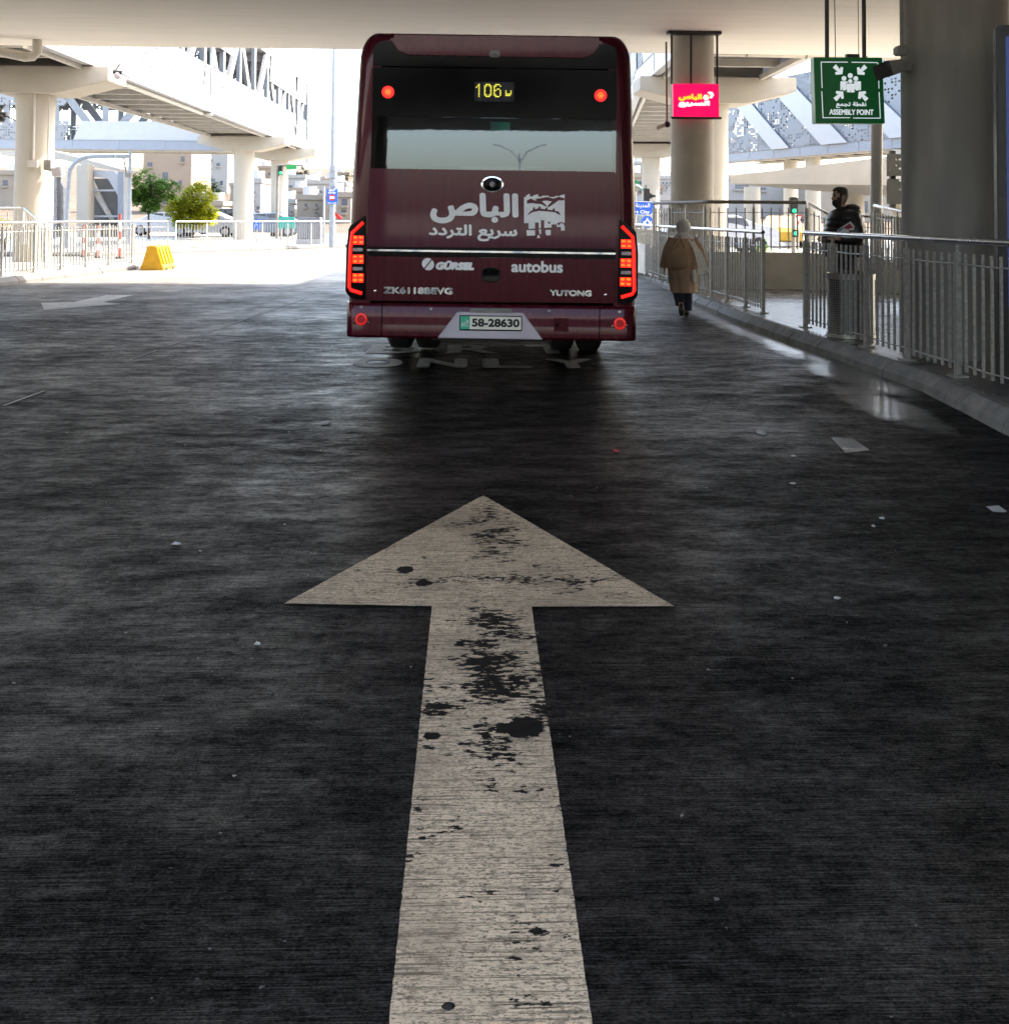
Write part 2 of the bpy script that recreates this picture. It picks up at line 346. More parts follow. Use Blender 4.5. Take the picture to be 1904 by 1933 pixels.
def smooth_poly(pts, n=4):
    out = []
    for i in range(len(pts) - 1):
        p0, p1, p2, p3 = pts[max(i-1, 0)], pts[i], pts[i+1], pts[min(i+2, len(pts)-1)]
        for k in range(n):
            t = k / n
            out.append(.5 * ((2*p1) + (-p0 + p2)*t + (2*p0 - 5*p1 + 4*p2 - p3)*t*t + (-p0 + 3*p1 - 3*p2 + p3)*t**3))
    return out + [pts[-1]]
def kerb(name, line, side, m, h=.15, w=.17, stone=.9):
    # one run of kerb stones; side = +1 when the pavement lies to the left of the direction of travel
    mb = MB(); L = [line[0]]
    acc = [0]
    for a, b in zip(line, line[1:]): acc.append(acc[-1] + (b - a).length)
    def at(s):
        for i in range(len(line) - 1):
            if s <= acc[i+1] or i == len(line) - 2:
                d = (line[i+1] - line[i]); t = (s - acc[i]) / max(1e-6, acc[i+1] - acc[i])
                return line[i] + d * t, d.normalized()
    s = 0
    while s < acc[-1] - .05:
        e_ = min(s + stone, acc[-1]); rings = []
        jz = R.uniform(-.006, .006); jo = R.uniform(-.008, .008)
        for q in (s + .008, e_ - .008):
            p, d = at(q); nrm = Vector((-d.y, d.x, 0)) * side
            prof = ((0, -.02), (.012, h * .45), (.085, h * .92), (.11, h + .004), (w, h + .004), (w, -.02))
            rings.append([p + nrm * (o + jo) + Vector((0, 0, zz + (jz if zz > .1 else 0))) for o, zz in prof])
        mb.loft(rings); s = e_
    return tag(mb.build(name, m, bevel=0), kind='structure')
kerb('kerb_right', KR[1:10], -1, M['kerb'])
kerb('kerb_right_far', KR[9:], -1, M['kerb_pale'])
kerb('kerb_left', KL[1:], 1, M['kerb_pale'], stone=1.0)
kerb('kerb_far', KF, 1, M['kerb_pale'], stone=1.0)
ins = Vector((.165, 0, 0))
near = [p + ins for p in KR if p.y < 19]; yn = near[-1].y
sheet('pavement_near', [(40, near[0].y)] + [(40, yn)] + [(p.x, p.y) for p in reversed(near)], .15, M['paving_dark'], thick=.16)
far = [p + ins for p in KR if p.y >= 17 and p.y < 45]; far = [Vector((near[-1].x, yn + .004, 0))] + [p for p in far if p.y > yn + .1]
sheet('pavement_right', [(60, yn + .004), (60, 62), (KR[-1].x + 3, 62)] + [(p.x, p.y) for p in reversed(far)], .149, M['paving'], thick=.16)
kk = [p + Vector((-.16, .0, 0)) for p in KL]
sheet('pavement_left', [(p.x, p.y) for p in kk[:8]] + [(kk[8].x, kk[8].y - .15), (kk[9].x, kk[9].y - .17), (kk[10].x, kk[10].y - .17), (kk[11].x, kk[11].y - .17), (-90, -40)], .15, M['paving'], thick=.16)
sheet('pavement_far', [(p.x, p.y + .165) for p in KF] + [(KR[-1].x + 3, 66), (-80, 66)], .15, M['paving'], thick=.16)

# painted road markings
def G2(pts, z): return [G(x, y, z) for x, y in pts]
tip, bl, br = G(912, 936), G(536, 1141), G(1272, 1146)
s0, s1, s2, s3 = G(815, 1146), G(1003, 1147), G(1117, 1933), G(734, 1933)
dn = (s3 - s0) * .25; dn2 = (s2 - s1) * .25
M['arrow'] = paint_material('worn_arrow_paint', (.86, .645, .42), (.006, .0055, .005),
    [(.10, G(940, 1260).y, .22, .75, .115), (tip.x + .05, G(0, 1010).y, .16, .55, .10), (.22, G(1100, 1090).y, .45, .25, .07), (-.1, G(900, 1340).y, .12, .25, .08), (G(990, 1377).x, G(990, 1377).y, .062, .075, .34), (G(815, 1392).x, G(815, 1392).y, .028, .026, .34), (G(800, 1103).x, G(800, 1103).y, .035, .04, .34), (G(765, 1078).x, G(765, 1078).y, .04, .05, .34), (G(846, 1903).x, G(846, 1903).y, .014, .012, .34)])
M['letters'] = paint_material('worn_letter_paint', (.80, .78, .75), (.02, .019, .018), [], .60)
M['white_paint'] = paint_material('pale_marking_paint', (.80, .80, .79), (.10, .10, .10), [], .66)
mb = MB(); Z = Vector((0, 0, .004))
t1, t2 = tip + (bl - tip) * .03, tip + (br - tip) * .03
def ragged(pts, step=.014, amp=.0011):
    out = []
    for a_, c_ in zip(pts, pts[1:] + pts[:1]):
        k_ = max(1, int((c_ - a_).length / step)); nn_ = Vector((-(c_ - a_).y, (c_ - a_).x, 0)).normalized()
        out += [a_.lerp(c_, i / k_) + nn_ * R.gauss(0, amp * .6) * (1 if i else 0) for i in range(k_)]
    return out
rg = ragged([p + Z for p in (t1, tip + Vector((0, -.01, 0)), t2, br, s1, s2 + dn2, s3 + dn, s0, bl)])
mb.add(rg, [tuple(range(len(rg)))])
tag(mb.build('arrow_marking', M['arrow']), kind='structure')
for word, row, nm in (('ONLY', ((659, 694), (1130, 677), (668, 694)), 'ONLY'), ('BRT', ((689, 667), (1092, 651), (0, 0)), 'BRT')):
    a, b_ = G(*row[0]), G(row[1][0], row[0][1]); yb, yt = a.y, G(900, row[1][1]).y; mb = MB()
    n_ = len(word); wd = (b_.x - a.x) / (n_ + .30 * (n_ - 1) * (1 if n_ == 4 else 1.9)); gap = (b_.x - a.x - wd * n_) / (n_ - 1)
    for i, ch in enumerate(word):
        u = a.x + i * (wd + gap)
        lettering(mb, ch, lambda u_, v_, d_: (u_, v_, .004 + d_), u, u + wd, yb, yt, bold=.035)
    tag(mb.build('lane_lettering', M['letters']), kind='structure')
mb = MB()
pts = [(218, 332), (395, 327), (455, 313), (560, 292), (705, 291), (640, 305), (545, 328), (640, 337), (232, 370)]
mb.add([G(x / 2.1155 / 1.32458, (600 + y / 2.1155) / 1.32458, .004) for x, y in pts], [tuple(range(len(pts)))])
tag(mb.build('turn_arrow_marking', M['white_paint']), kind='structure')
mb = MB()
for (x0, y0), (x1, y1) in (((1690, 280), (1430, 372)), ((1425, 374), (1200, 452)), ((1130, 480), (900, 556)), ((830, 582), (690, 632)), ((240, 795), (20, 875))):
    f = lambda x, y: G(x / 2.1155 / 1.32458, (600 + y / 2.1155) / 1.32458, .004)
    a, b_ = f(x0, y0), f(x1, y1); n_ = Vector((-(b_ - a).y, (b_ - a).x, 0)).normalized() * .014
    mb.add([a - n_, a + n_, b_ + n_, b_ - n_], [(0, 1, 2, 3)])
tag(mb.build('lane_line', M['white_paint']), kind='structure')
mb = MB(); M['joint'] = mat('joint_filler', (.006, .006, .006), .6)
M['joint_wet'] = mat('joint_damp', (.25, .25, .25), .12)
for xa, ya, xb, yb in ((-30, 612, 1230, 618), (560, 768, 960, 771)):
    a, b_ = G(xa, ya, .003), G(xb, yb, .003); k = 24
    for i in range(k):
        p, q = a.lerp(b_, i / k), a.lerp(b_, (i + 1) / k); w = R.uniform(.006, .016); o = R.uniform(-.006, .006)
        mb.add([p + Vector((0, o - w, 0)), q + Vector((0, o - w, 0)), q + Vector((0, o + w, 0)), p + Vector((0, o + w, 0))], [(0, 1, 2, 3)])
tag(mb.build('road_joint', M['joint']), kind='structure')

# hillside beyond the road
M['earth'] = mat('dry_earth', (.085, .055, .032), .95, var=.35, sc=.25, bmp=.3, dirt=(.12, .09, .06))
HILL = [(80, -.1), (86, .1), (100, .75), (120, 1.7), (150, 3.35), (200, 7.6), (250, 12), (335, 15)]
def hz(x, y):
    if y <= HILL[0][0]: return HILL[0][1]
    for (ya, za), (yb, zb) in zip(HILL, HILL[1:]):
        if y <= yb: b = za + (zb - za) * (y - ya) / (yb - ya); break
    else: b = HILL[-1][1]
    return b + .35 * math.sin(x * .11 + y * .07) * min(1, max(0, y - 86) / 40) - .03
mb = MB(); nx, ny = 70, 30; x0, x1, y0, y1 = -160, 170, 83, 330
mb.add([(x0 + (x1 - x0) * i / nx, y0 + (y1 - y0) * (j / ny) ** 1.4, hz(x0 + (x1 - x0) * i / nx, y0 + (y1 - y0) * (j / ny) ** 1.4)) for j in range(ny + 1) for i in range(nx + 1)],
       [(j*(nx+1)+i, j*(nx+1)+i+1, (j+1)*(nx+1)+i+1, (j+1)*(nx+1)+i) for j in range(ny) for i in range(nx)])
tag(mb.build('hillside', M['earth'], smooth=True), kind='structure')

# ------------------------------------------------------------------ the wide concrete deck overhead and its round columns
DECK_Z, DECK_Y = 5.5, 25.4
viaduct = thing('viaduct', 'wide cream concrete bridge deck spanning overhead, carried on thick round columns', 'bridge', (0, 0, 0))
# deck with an unseen opening added over the camera to let in skylight
mb = MB()
for x0_, y0_, x1_, y1_ in ((-60, 1.4, 60, DECK_Y), (-60, -31, 60, -7.0), (-60, -7.0, -28, 1.4), (3.2, -7.0, 60, 1.4)):
    mb.box((x0_, y0_, DECK_Z), (x1_, y1_, DECK_Z + 1.3))
mb.box((-60, DECK_Y - .35, DECK_Z + 1.3), (60, DECK_Y, DECK_Z + 2.3)); mb.box((-60, -31, DECK_Z + 1.3), (60, -30.65, DECK_Z + 2.3))
mb.build('deck', M['deckc'], viaduct, bevel=0)
C1 = W(1306, 400, 22.9); C2 = W(1803, 500, 10.8)
M['column_shaded'] = mat('shaded_column_concrete', (.25, .236, .212), .75, var=.2, sc=2.2, bmp=.15, scale=(1.6, 1.6, .35), dirt=(.16, .15, .13))  # same concrete with the column's shade mixed into its colour, plus stains
for c, r, m_ in ((C1, .465, M['column']), (C2, .52, M['column_shaded'])):
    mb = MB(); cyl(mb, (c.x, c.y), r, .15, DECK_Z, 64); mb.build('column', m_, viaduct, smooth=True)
b = MB(); b.box((15.5, -31, 0), (16.2, 11, DECK_Z - .01)); b.build('light_block_wall', M['wallc'], viaduct)  # unseen wall added under the deck to keep light off the right column
for x in (-6.2, 6.4):  # unseen columns, added for their dark reflections at the bus window's sides
    mb = MB(); cyl(mb, (x, -24), .5, .0, DECK_Z, 32); mb.build('column', M['column'], viaduct, smooth=True)  # added unseen column, there only for its dark reflection
for x in (-30, -22, 22, 33):
    for y in (-22, 0):
        mb = MB(); cyl(mb, (x, y), .5, .0, DECK_Z, 32); mb.build('column', M['column'], viaduct, smooth=True)
# drain pipes hung below the deck edge
def pipe(name, label, pts, r, m=M['pipe'], cat='pipe', clamps=0, group=None):
    t = thing(name, label, cat, pts[0], group); MB().tube(pts, r, 14).build('pipe_run', m, t, smooth=True)
    for i in range(clamps):
        p = Vector(pts[0]).lerp(Vector(pts[1]), (i + .5) / clamps); d = (Vector(pts[1]) - Vector(pts[0])).normalized()
        b = MB(); b.tube([p - d * .02, p + d * .02], r * 1.18, 14); b.bar(p, p + Vector((0, 0, .25)), .02); b.build('pipe_clamp', M['grey_box'], t)
    return t
pa, pb = W(1352, 99, 25.9), W(1690, 107, 25.7)
pipe('drain_pipe', 'long pale drain pipe slung under the deck edge right of the pink sign', [pa, pb, pb + Vector((5, 0, 0))], .085, clamps=3)
pa, pb = W(-60, 84, 24.0), W(48, 107, 24.4)
pipe('drain_pipe', 'short pale drain pipe with an elbow below the deck at the upper left', [pa, pb, pb + Vector((.12, .1, .03)), pb + Vector((.2, .15, .14)), pb + Vector((.2, .15, .5))], .11, clamps=1)

# ------------------------------------------------------------------ footbridges
SZ = 5.66
def frame2(p, q):
    p, q = Vector(p), Vector(q); d = (q - p).normalized(); n = Vector((d.y, -d.x, 0)); return d, n, (q - p).length
def span(t, p, q, width, face='right', z=SZ, panels=True, near_full=0, deck_m=None, top=4.35, full_m=None):
    # one straight run of covered footbridge between plan points p and q (centre line); local: s along, n sideways to the right
    d, n, L = frame2((p[0], p[1], 0), (q[0], q[1], 0)); P0 = Vector((p[0], p[1], 0)); h = width / 2
    X = lambda s, o, zz: P0 + d * s + n * o + Vector((0, 0, z + zz))
    def slab(mb, s0, s1, o0, o1, z0, z1):
        vs = [X(s, o, zz) for zz in (z0, z1) for s, o in ((s0, o0), (s1, o0), (s1, o1), (s0, o1))]
        mb.add(vs, [(0,1,2,3),(7,6,5,4),(0,4,5,1),(1,5,6,2),(2,6,7,3),(3,7,4,0)])
    b = MB(); slab(b, 0, L, -h + .25, h - .25, .28, .42); b.build('floor_slab', M['steel_dark'], t)
    k = max(2, int(L / 1.7))
    for i in range(k):
        s = (i + .5) * L / k; b = MB(); slab(b, s - .07, s + .07, -h + .25, h - .25, .06, .28); b.build('floor_beam', M['beam_pale'], t)
    for sd_ in (-1, 1):
        b = MB(); slab(b, 0, L, sd_ * h - .25 * (sd_ > 0), sd_ * h + .25 * (sd_ < 0), 0, .06); slab(b, 0, L, sd_ * h - sd_ * .03 - .03, sd_ * h - sd_ * .03 + .03, .06, .60)
        b.build('fascia', deck_m or M['white'], t)
        b = MB(); slab(b, 0, L, sd_ * (h - .38) - .05, sd_ * (h - .38) + .05, -.1, .06); b.build('edge_channel', M['beam_pale'], t)
    b = MB(); slab(b, 0, L, -h + .1, h - .1, top - .12, top); b.build('roof', M['steel_mid'], t)
    k2 = max(2, round(L / 3.2))
    for i in range(k2 + 1):
        s = min(L - .13, max(.13, i * L / k2)); b = MB()
        slab(b, s - .06, s + .06, -h + .15, h - .15, top - .5, top - .14); b.build('roof_beam', M['steel_mid'], t)
    for sd_ in (-1, 1):
        o = sd_ * (h - .16)
        for i in range(k2 + 1):
            s = min(L - .13, max(.13, i * L / k2)); b = MB(); slab(b, s - .18, s + .18, o - .09, o + .09, .42, top - .12); b.build('post', M['truss'], t)
        for i in range(k2):
            sa, sb = i * L / k2 + .15, (i + 1) * L / k2 - .15
            if i % 2: sa, sb = sb, sa
            b = MB(); b.bar(X(sa, o, .5), X(sb, o, top - .2), .16, .46); b.build('diagonal', M['truss'], t)
        if panels:
            s = 0; i = 0; o2 = sd_ * (h - .02)
            while s < L - 1:
                l = min(L - s, R.uniform(5, 9)); sk = R.uniform(-.7, .7)
                for z0, z1 in ((.62, 1.85), (top - 1.5, top - .02)):
                    if z0 > 1 and i % 5 == 3: continue
                    g = .5 if R.random() < .6 else .04
                    b = MB(); b.add([X(s + .03, o2, z0), X(s + l - g, o2, z0), X(s + l - g + (sk if l < L - s else 0), o2, z1), X(s + .03 + (.5 if s > 0 else 0), o2, z1)], [(0, 1, 2, 3)])
                    b.build('perforated_panel', M['perf'] if R.random() < .75 or z0 > 1 else M['white'], t, fix=False)
                s += l; i += 1
            if near_full:
                b = MB(); o3 = sd_ * (h + .02)
                b.add([X(0, o3, .64), X(near_full, o3, .64), X(near_full - .8, o3, top - .05), X(0, o3, top - .05)], [(0, 1, 2, 3)]); b.build('perforated_panel', full_m or M['perf'], t, fix=False)
        b = MB()
        for i in range(int(L / 3)): b.bar(X(i * 3 + 1, sd_ * (h + .004), .06), X(i * 3 + 1, sd_ * (h + .004), .6), .025, .012)
        b.bar(X(0, sd_ * (h + .006), .605), X(L, sd_ * (h + .006), .605), .02, .03); b.build('seam_strip', M['grey_box'], t)
        b = MB()
        b.bar(X(.1, sd_ * (h - .45), 1.5), X(L - .1, sd_ * (h - .45), 1.5), .05)
        for i in range(int(L / .5)): b.bar(X(.2 + i * .5, sd_ * (h - .45), .45), X(.2 + i * .5, sd_ * (h - .45), 1.5), .025)
        b.build('handrail', M['stainless'], t)
    return X
def pier(t, x, y, r, half, z=SZ, top_w=1.5, base=0.0, skew=0.0):
    # hammerhead: round column under a tapered cap beam
    A = Matrix.Translation((x, y, 0)) @ Matrix.Rotation(skew, 4, 'Z')
    prof = [(-half, z - .02), (half, z - .02), (half, z - .42), (.85, z - .78), (-.85, z - .78), (-half, z - .42)]
    b = MB(); b.prism([A @ Vector((u, -top_w / 2, v)) for u, v in prof], A.to_3x3() @ Vector((0, top_w, 0))); b.build('cap_beam', M['concrete'], t, bevel=.02)
    b = MB(); b.tube([(x, y, base), (x, y, z - 1.3), (x, y, z - .76)], [r, r, r * 1.06], 40, cap=True); b.build('column', M['concrete'], t, smooth=True)
LB = (-12.35, 13.0); 
P1 = W(63, 400, 30.6); P2 = W(452, 400, 57.2); P3 = W(504, 400, 67.0)
lf = thing('footbridge', 'covered white footbridge with perforated panels and truss posts, left of the bus', 'footbridge', (P1.x, P1.y, 0))
XL = P1.x + .05
span(lf, (XL, 26.2), (XL + .0, 68.5), 3.65, near_full=11.4)
for p, r in ((P1, .52), (P2, .53), (P3, .53)): pier(lf, p.x if p is P1 else XL + (.2 if p is P2 else .35), p.y, r, 2.3)
e = Vector((XL + 1.84, 43.2, 0))
MB().tube([(e.x, e.y, SZ - .15), (e.x, e.y, SZ + 4.5)], .075, 10).build('downpipe', M['stainless'], lf, smooth=True)
MB().tube([(e.x, 68.3, SZ - .9), (e.x, 68.3, SZ + 4.4)], .09, 10).build('downpipe', M['stainless'], lf, smooth=True)
MB().tube([(e.x - .35, 31.4, SZ - .06), (e.x - .35, 43.2, SZ - .06), (e.x, 43.2, SZ - .1)], .09, 10).build('downpipe', M['pipe'], lf, smooth=True)
cf = thing('footbridge', 'far white perforated footbridge crossing level behind the cream column at left', 'footbridge', (-30, 69, 0))
span(cf, (-75, 71.5), (XL - 2.0, 71.5), 3.4, deck_m=M['bluegrey'])
pr = W(1345, 400, 31.4)
rf = thing('footbridge', 'covered white footbridge on a hammerhead cap behind the pink sign', 'footbridge', (pr.x, pr.y, 0))
span(rf, (pr.x - .25, 26.2), (pr.x - .1, 34), 3.6); span(rf, (pr.x - .1, 34.02), (pr.x + 4.6, 75), 3.6)
pier(rf, pr.x, pr.y, .45, 2.3); pier(rf, pr.x + 3.0, 60, .5, 2.3)
a1, a2, a3 = W(1372, 301, 79), W(1526, 288, 70), W(1705, 271, 61)
fb = thing('footbridge', 'pale perforated footbridge with broad white diagonals right of the pink sign', 'footbridge', (a2.x, a2.y, 0))
d_ = (a3 - a1); d_.z = 0; d_.normalize()
q0, q1 = a1 - d_ * 1, a3 + d_ * 22
off = Vector((-d_.y, d_.x, 0)) * 1.8
off = off if off.x > 0 else -off
X4 = span(fb, (q0.x + off.x, q0.y + off.y), (q1.x + off.x, q1.y + off.y), 3.6, deck_m=M['bluegrey'], top=5.6, near_full=(q1 - q0).length - .2, full_m=M['perf_dark'])
for s, w, l, dz in ((2, 2.0, 7, 0), (7.5, 2.6, 9, .2), (14, 2.4, 9, 0), (21, 2.2, 8, .2)):
    b = MB(); sgn = 1.86
    f4 = lambda s_, z_: q0 + d_ * s_ - off.normalized() * .12 + Vector((0, 0, SZ + z_ - q0.z))
    b.prism([f4(s + 5, .6), f4(s + 5 + w, .6), f4(s + w - 1.5, 5.55), f4(s - 1.5, 5.55)], -off.normalized() * .06); b.build('broad_diagonal', M['white'], fb)
for k, (px, D) in enumerate(((1534, 71), (1492, 75), (1700, 62))):
    c = W(px, 400, D); b = MB(); cyl(b, (c.x, c.y), .5, 0, SZ - .05, 32); b.build('column', M['concrete'], fb, smooth=True)
# curved ramp slab below the right-hand footbridge
rs = thing('ramp_slab', 'low cream concrete ramp slab on round columns behind the man', 'ramp', (20, 56, 0))
a, b_ = W(1378, 322, 62), W(1720, 285, 46)
bb = MB(); bb.prism([(a.x, a.y, a.z - .3), (b_.x, b_.y, b_.z - .1), (b_.x, b_.y, b_.z - 1.5), (a.x + 7, a.y - 5, a.z - 1.55), (a.x, a.y, a.z - .75)], (4, 5, 0)); bb.build('slab', M['concrete'], rs)
for px, D in ((1419, 72), (1612, 60)):
    c = W(px, 400, D); bb = MB(); cyl(bb, (c.x, c.y), .55, 0, 3.6, 28); bb.build('column', M['concrete'], rs, smooth=True)

# ------------------------------------------------------------------ the bus (local frame: x right, y forward from the rear panel, z up)
BS = 215.0
def B(px, py):
    x = px + .0145 * (py - 640) - 926; z = py - .0145 * (px - 926)
    return x / BS, CAM_H + .01 - (z - 406) / BS
def C1c(x, y): return B((850 + x * .39916) / 1.32458, (60 + y * .39916) / 1.32458)      # crop of the upper half
def C2c(x, y): return B((850 + x * .39916) / 1.32458, (400 + y * .39916) / 1.32458)     # crop of the lower half
def paint(name, c, rough, coat, flake=.0):
    m, t, b = newmat(name); f = noise(t, 3, (1, 1, 1), 4); f2 = noise(t, 2.2, (7, 7, .6), 5, .6, (1, 2, 3))
    b.inputs['Base Color'].default_value = (*c, 1)
    t.links.new(mixc(t, mapr(t, f2, .45, .75, 0, flake), c, (.13, .09, .11)), b.inputs['Base Color'])
    t.links.new(mapr(t, f2, .3, .7, rough - .06, rough + .1), b.inputs['Roughness']); b.inputs['Metallic'].default_value = .2; b.inputs['Specular IOR Level'].default_value = .15
    b.inputs['Coat Weight'].default_value = coat; b.inputs['Coat Roughness'].default_value = .045
    bump(t, b, noise(t, 1.6, (1, 1, 1), 2), .06, .03)
    return m
M['maroon'] = paint('maroon_paint', (.060, .0024, .009), .26, .28, .01)
M['maroon_greyed'] = paint('greyed_maroon_paint', (.074, .006, .020), .34, .32, .18)  # paler, streaked, greyer maroon of the engine cover
M['bus_black'] = mat('gloss_black', (.003, .003, .004), .16, var=.05, sc=.5, spec=.1)
M['dull_black'] = mat('dull_black', (.012, .012, .012), .6, var=.2, sc=8)
M['rubber'] = mat('tyre_rubber', (.007, .0068, .0065), .8, var=.2, sc=20, bmp=.3)
M['window'] = glassy('window_glass', (.30, .33, .36), 1.9)
M['chrome'] = mat('chrome', (.75, .75, .77), .12, 1, var=.04, sc=10)
M['decal'] = mat('white_decal', (.86, .86, .85), .45, var=.08, sc=12)
M['lav'] = mat('silver_plate_recess', (.42, .39, .46), .38, .5, var=.12, sc=6)
M['bus_in'] = mat('bus_interior', (.09, .095, .10), .7, var=.2, sc=4)
M['bus_in_pale'] = mat('bus_interior_pale', (.30, .31, .32), .6, var=.1, sc=4)
M['led_red'] = emis('lit_red_bar', (1, .010, .006), .22); M['led_red2'] = emis('lit_red_ring', (1, .02, .02), .07, (.35, .01, .01))
M['led_amber'] = emis('lit_lamp_cell', (1, .095, .006), .42); M['led_core'] = emis('lit_lamp_core', (1, .22, .02), .5); M['led_halo'] = emis('lit_lamp_lens', (1, .0, .0), .22)
M['dot'] = emis('lit_yellow_dots', (.85, .82, .06), .15)
M['red_lens'] = mat('dark_red_lens', (.42, .008, .010), .2, var=.2, sc=30, coat=.6)
M['clear_lens'] = mat('clear_lens', (.40, .34, .36), .25, var=.3, sc=60)
bus = thing('city_bus', 'dark maroon city bus seen from behind with lit tail lights and route display 106', 'bus', (0, 0, 0))
HW = 1.255
def section(inset, ztop, zbot, n=9, rc=.26):
    # closed outline of the body, wider at the waist, rounded at the roof
    w = HW - inset; wt = w - .055; zt = ztop - inset * .6; pts = [(-w, zbot), (-w - .005, 1.0), (-w + .004, 1.7)]
    for k in range(n + 1):
        a = math.pi - k * math.pi / 2 / n; pts.append((-wt + rc * .62 + rc * .62 * math.cos(a), zt - rc + rc * math.sin(a)))
    return pts + [(-x, z) for x, z in reversed(pts)]
L_BUS = 11.9; ZT = 3.15; ZB = .475
rings = []
for k in range(7):
    a = k / 6 * math.pi / 2; rr_ = .13
    ins_ = rr_ * (1 - math.sin(a)); yy = rr_ * (1 - math.cos(a))
    rings.append([(x, yy, z) for x, z in section(ins_, ZT, ZB)])
rings.insert(0, [(x, .003, z) for x, z in section(.20, ZT, ZB)])
for yy in (3, 6, 9, L_BUS - .3): rings.append([(x, yy, z) for x, z in section(0, ZT, ZB)])
rings.append([(x, L_BUS, z) for x, z in section(.12, ZT, ZB)])
MB().loft(rings, cap=False).build('body', M['maroon'], bus, smooth=True, auto=rad(50))
# sides: glazing and doors (out of the camera's sight, present for other views)
for s in (-1, 1):
    for i in range(6):
        b = MB(); b.box((s * 1.262 - .012, .75 + i * 1.75, 1.45), (s * 1.262 + .004, .75 + i * 1.75 + 1.68, 2.55)); b.build('side_window', M['bus_black'], bus, bevel=.01)
for y0 in (2.9, 6.6, 10.3):
    b = MB(); b.box((1.266, y0, .5), (1.274, y0 + 1.2, 2.5)); b.build('door', M['bus_black'], bus, bevel=.003)
# interior seen through the rear window
b = MB(); b.box((-1.17, .12, .9), (1.17, L_BUS - .1, .95)); b.build('floor', M['bus_in'], bus)
b = MB(); b.box((-1.17, .12, 2.52), (1.17, L_BUS - .1, 2.56)); b.build('ceiling_liner', M['bus_in_pale'], bus)
for s in (-1, 1):
    b = MB(); b.box((s * 1.21 - .01, .14, .96), (s * 1.21 + .01, L_BUS - .15, 2.5)); b.build('side_liner', M['bus_in'], bus)
    b = MB(); b.prism([(s * 1.17, .13, 2.51), (s * .72, .13, 2.51), (s * 1.17, .13, 2.12)], (0, 10, 0)); b.build('air_duct', M['bus_in_pale'], bus)
    for i in range(5):
        b = MB(); x0 = .25 if s > 0 else -1.1
        b.box((x0, .35 + i * 1.1, 1.0), (x0 + .85, .75 + i * 1.1, 1.42)); b.box((x0, .28 + i * 1.1, 1.42), (x0 + .85, .38 + i * 1.1, 1.98)); b.build('passenger_seat', M['bus_in'], bus, bevel=.03)
M['exit_green'] = emis('glowing_exit_green', (.03, .55, .32), .10, (.02, .2, .12))  # green given an added glow so the sign shows in the dark interior
ex0, ez0 = C1c(937, 662); ex1, ez1 = C1c(1062, 614)
sg = MB().box((ex0, .17, ez0), (ex1, .185, ez1)).build('exit_sign', M['exit_green'], bus)
b = MB(); w_ = ex1 - ex0
b.box((ex0 + .01, .166, ez0 + .012), (ex0 + w_ * .28, .169, ez1 - .012)); b.build('exit_pictogram', M['decal'], sg)
b = MB(); lettering(b, 'EMERGENCY EXIT', lambda u, v, d: (u, .166, v), ex0 + w_ * .34, ex1 - .02, ez0 + .065, ez1 - .015); b.build('lettering', M['decal'], sg)
# panels of the rear face
def panel(name, poly, y0, y1, m, parent=bus, bev=.008):
    b = MB(); b.prism([(x, y0, z) for x, z in poly], (0, y1 - y0, 0)); return b.build(name, m, parent, bevel=bev)
def rect(x0, z0, x1, z1): return [(x0, z0), (x1, z0), (x1, z1), (x0, z1)]
xl, zt = C1c(210, 95); xr, _ = C1c(1728, 120); _, zw = C1c(950, 597); _, zb = C1c(950, 912)
zt = 3.06; xl, xr = -1.07, 1.065
wx0, wx1 = xl + .015, xr - .015
panel('upper_panel', [(xl, zw), (xr, zw), (xr, 2.83), (xl, 2.83)], -.012, .05, M['bus_black'])
panel('roof_panel', [(xl, 2.842), (xr, 2.842), (xr, zt - .05), (xr - .06, zt), (xl + .06, zt), (xl, zt - .05)], -.016, .12, M['bus_black'])
b = MB(); b.prism([(x, -.008, z) for x, z in rect(xl, zb - .04, xr, zw - .004)], (0, .012, 0)); b.build('rear_window', M['window'], bus)
for x0, x1 in ((xl, xl + .10), (xr - .10, xr)):
    panel('window_border', rect(x0, zb - .04, x1, zw), .006, .03, M['bus_black'])
hp = [C1c(315, 66), C1c(1640, 84), C1c(1632, 150), C1c(1590, 212), C1c(1520, 236), C1c(430, 216), C1c(352, 186), C1c(310, 120)]
hp = [(x, z - .015) for x, z in hp]
panel('roof_hatch', hp, -.035, .2, M['maroon'], bev=.03)
b = MB(); x0, z0 = C1c(932, 212); x1, z1 = C1c(1000, 170); z0 -= .015; z1 -= .015; b.box((x0, -.06, z0), (x1, -.03, z1)); hl = b.build('hatch_latch', M['grey_box'], bus, bevel=.01)
b = MB(); b.box((x0 + .02, -.066, z0 + .012), (x1 - .02, -.05, z1 - .028)); b.build('latch_slot', M['bus_black'], hl, bevel=.01)
for cx in (300, 1625):
    x, z = C1c(cx, 437 if cx < 900 else 459)
    hb = MB(); hb.tube([(x, -.018, z), (x, .0, z)], .054, 24); hb = hb.build('brake_light', M['led_halo'], bus)
    b = MB()
    for r_, n_ in ((.0, 1), (.013, 6), (.024, 8)):
        for k in range(n_):
            a = 2 * math.pi * k / max(1, n_); b.ball((x + r_ * math.cos(a), -.02, z + r_ * math.sin(a)), .0042, 6, 4)
    b.build('lamp_core', M['led_core'], hb)
x0, z0 = C1c(838, 495); x1, z1 = C1c(1088, 375)
dp = panel('route_display', rect(x0, z0, x1, z1), -.016, -.012, mat('display_black', (.012, .012, .014), .4, spec=.2))
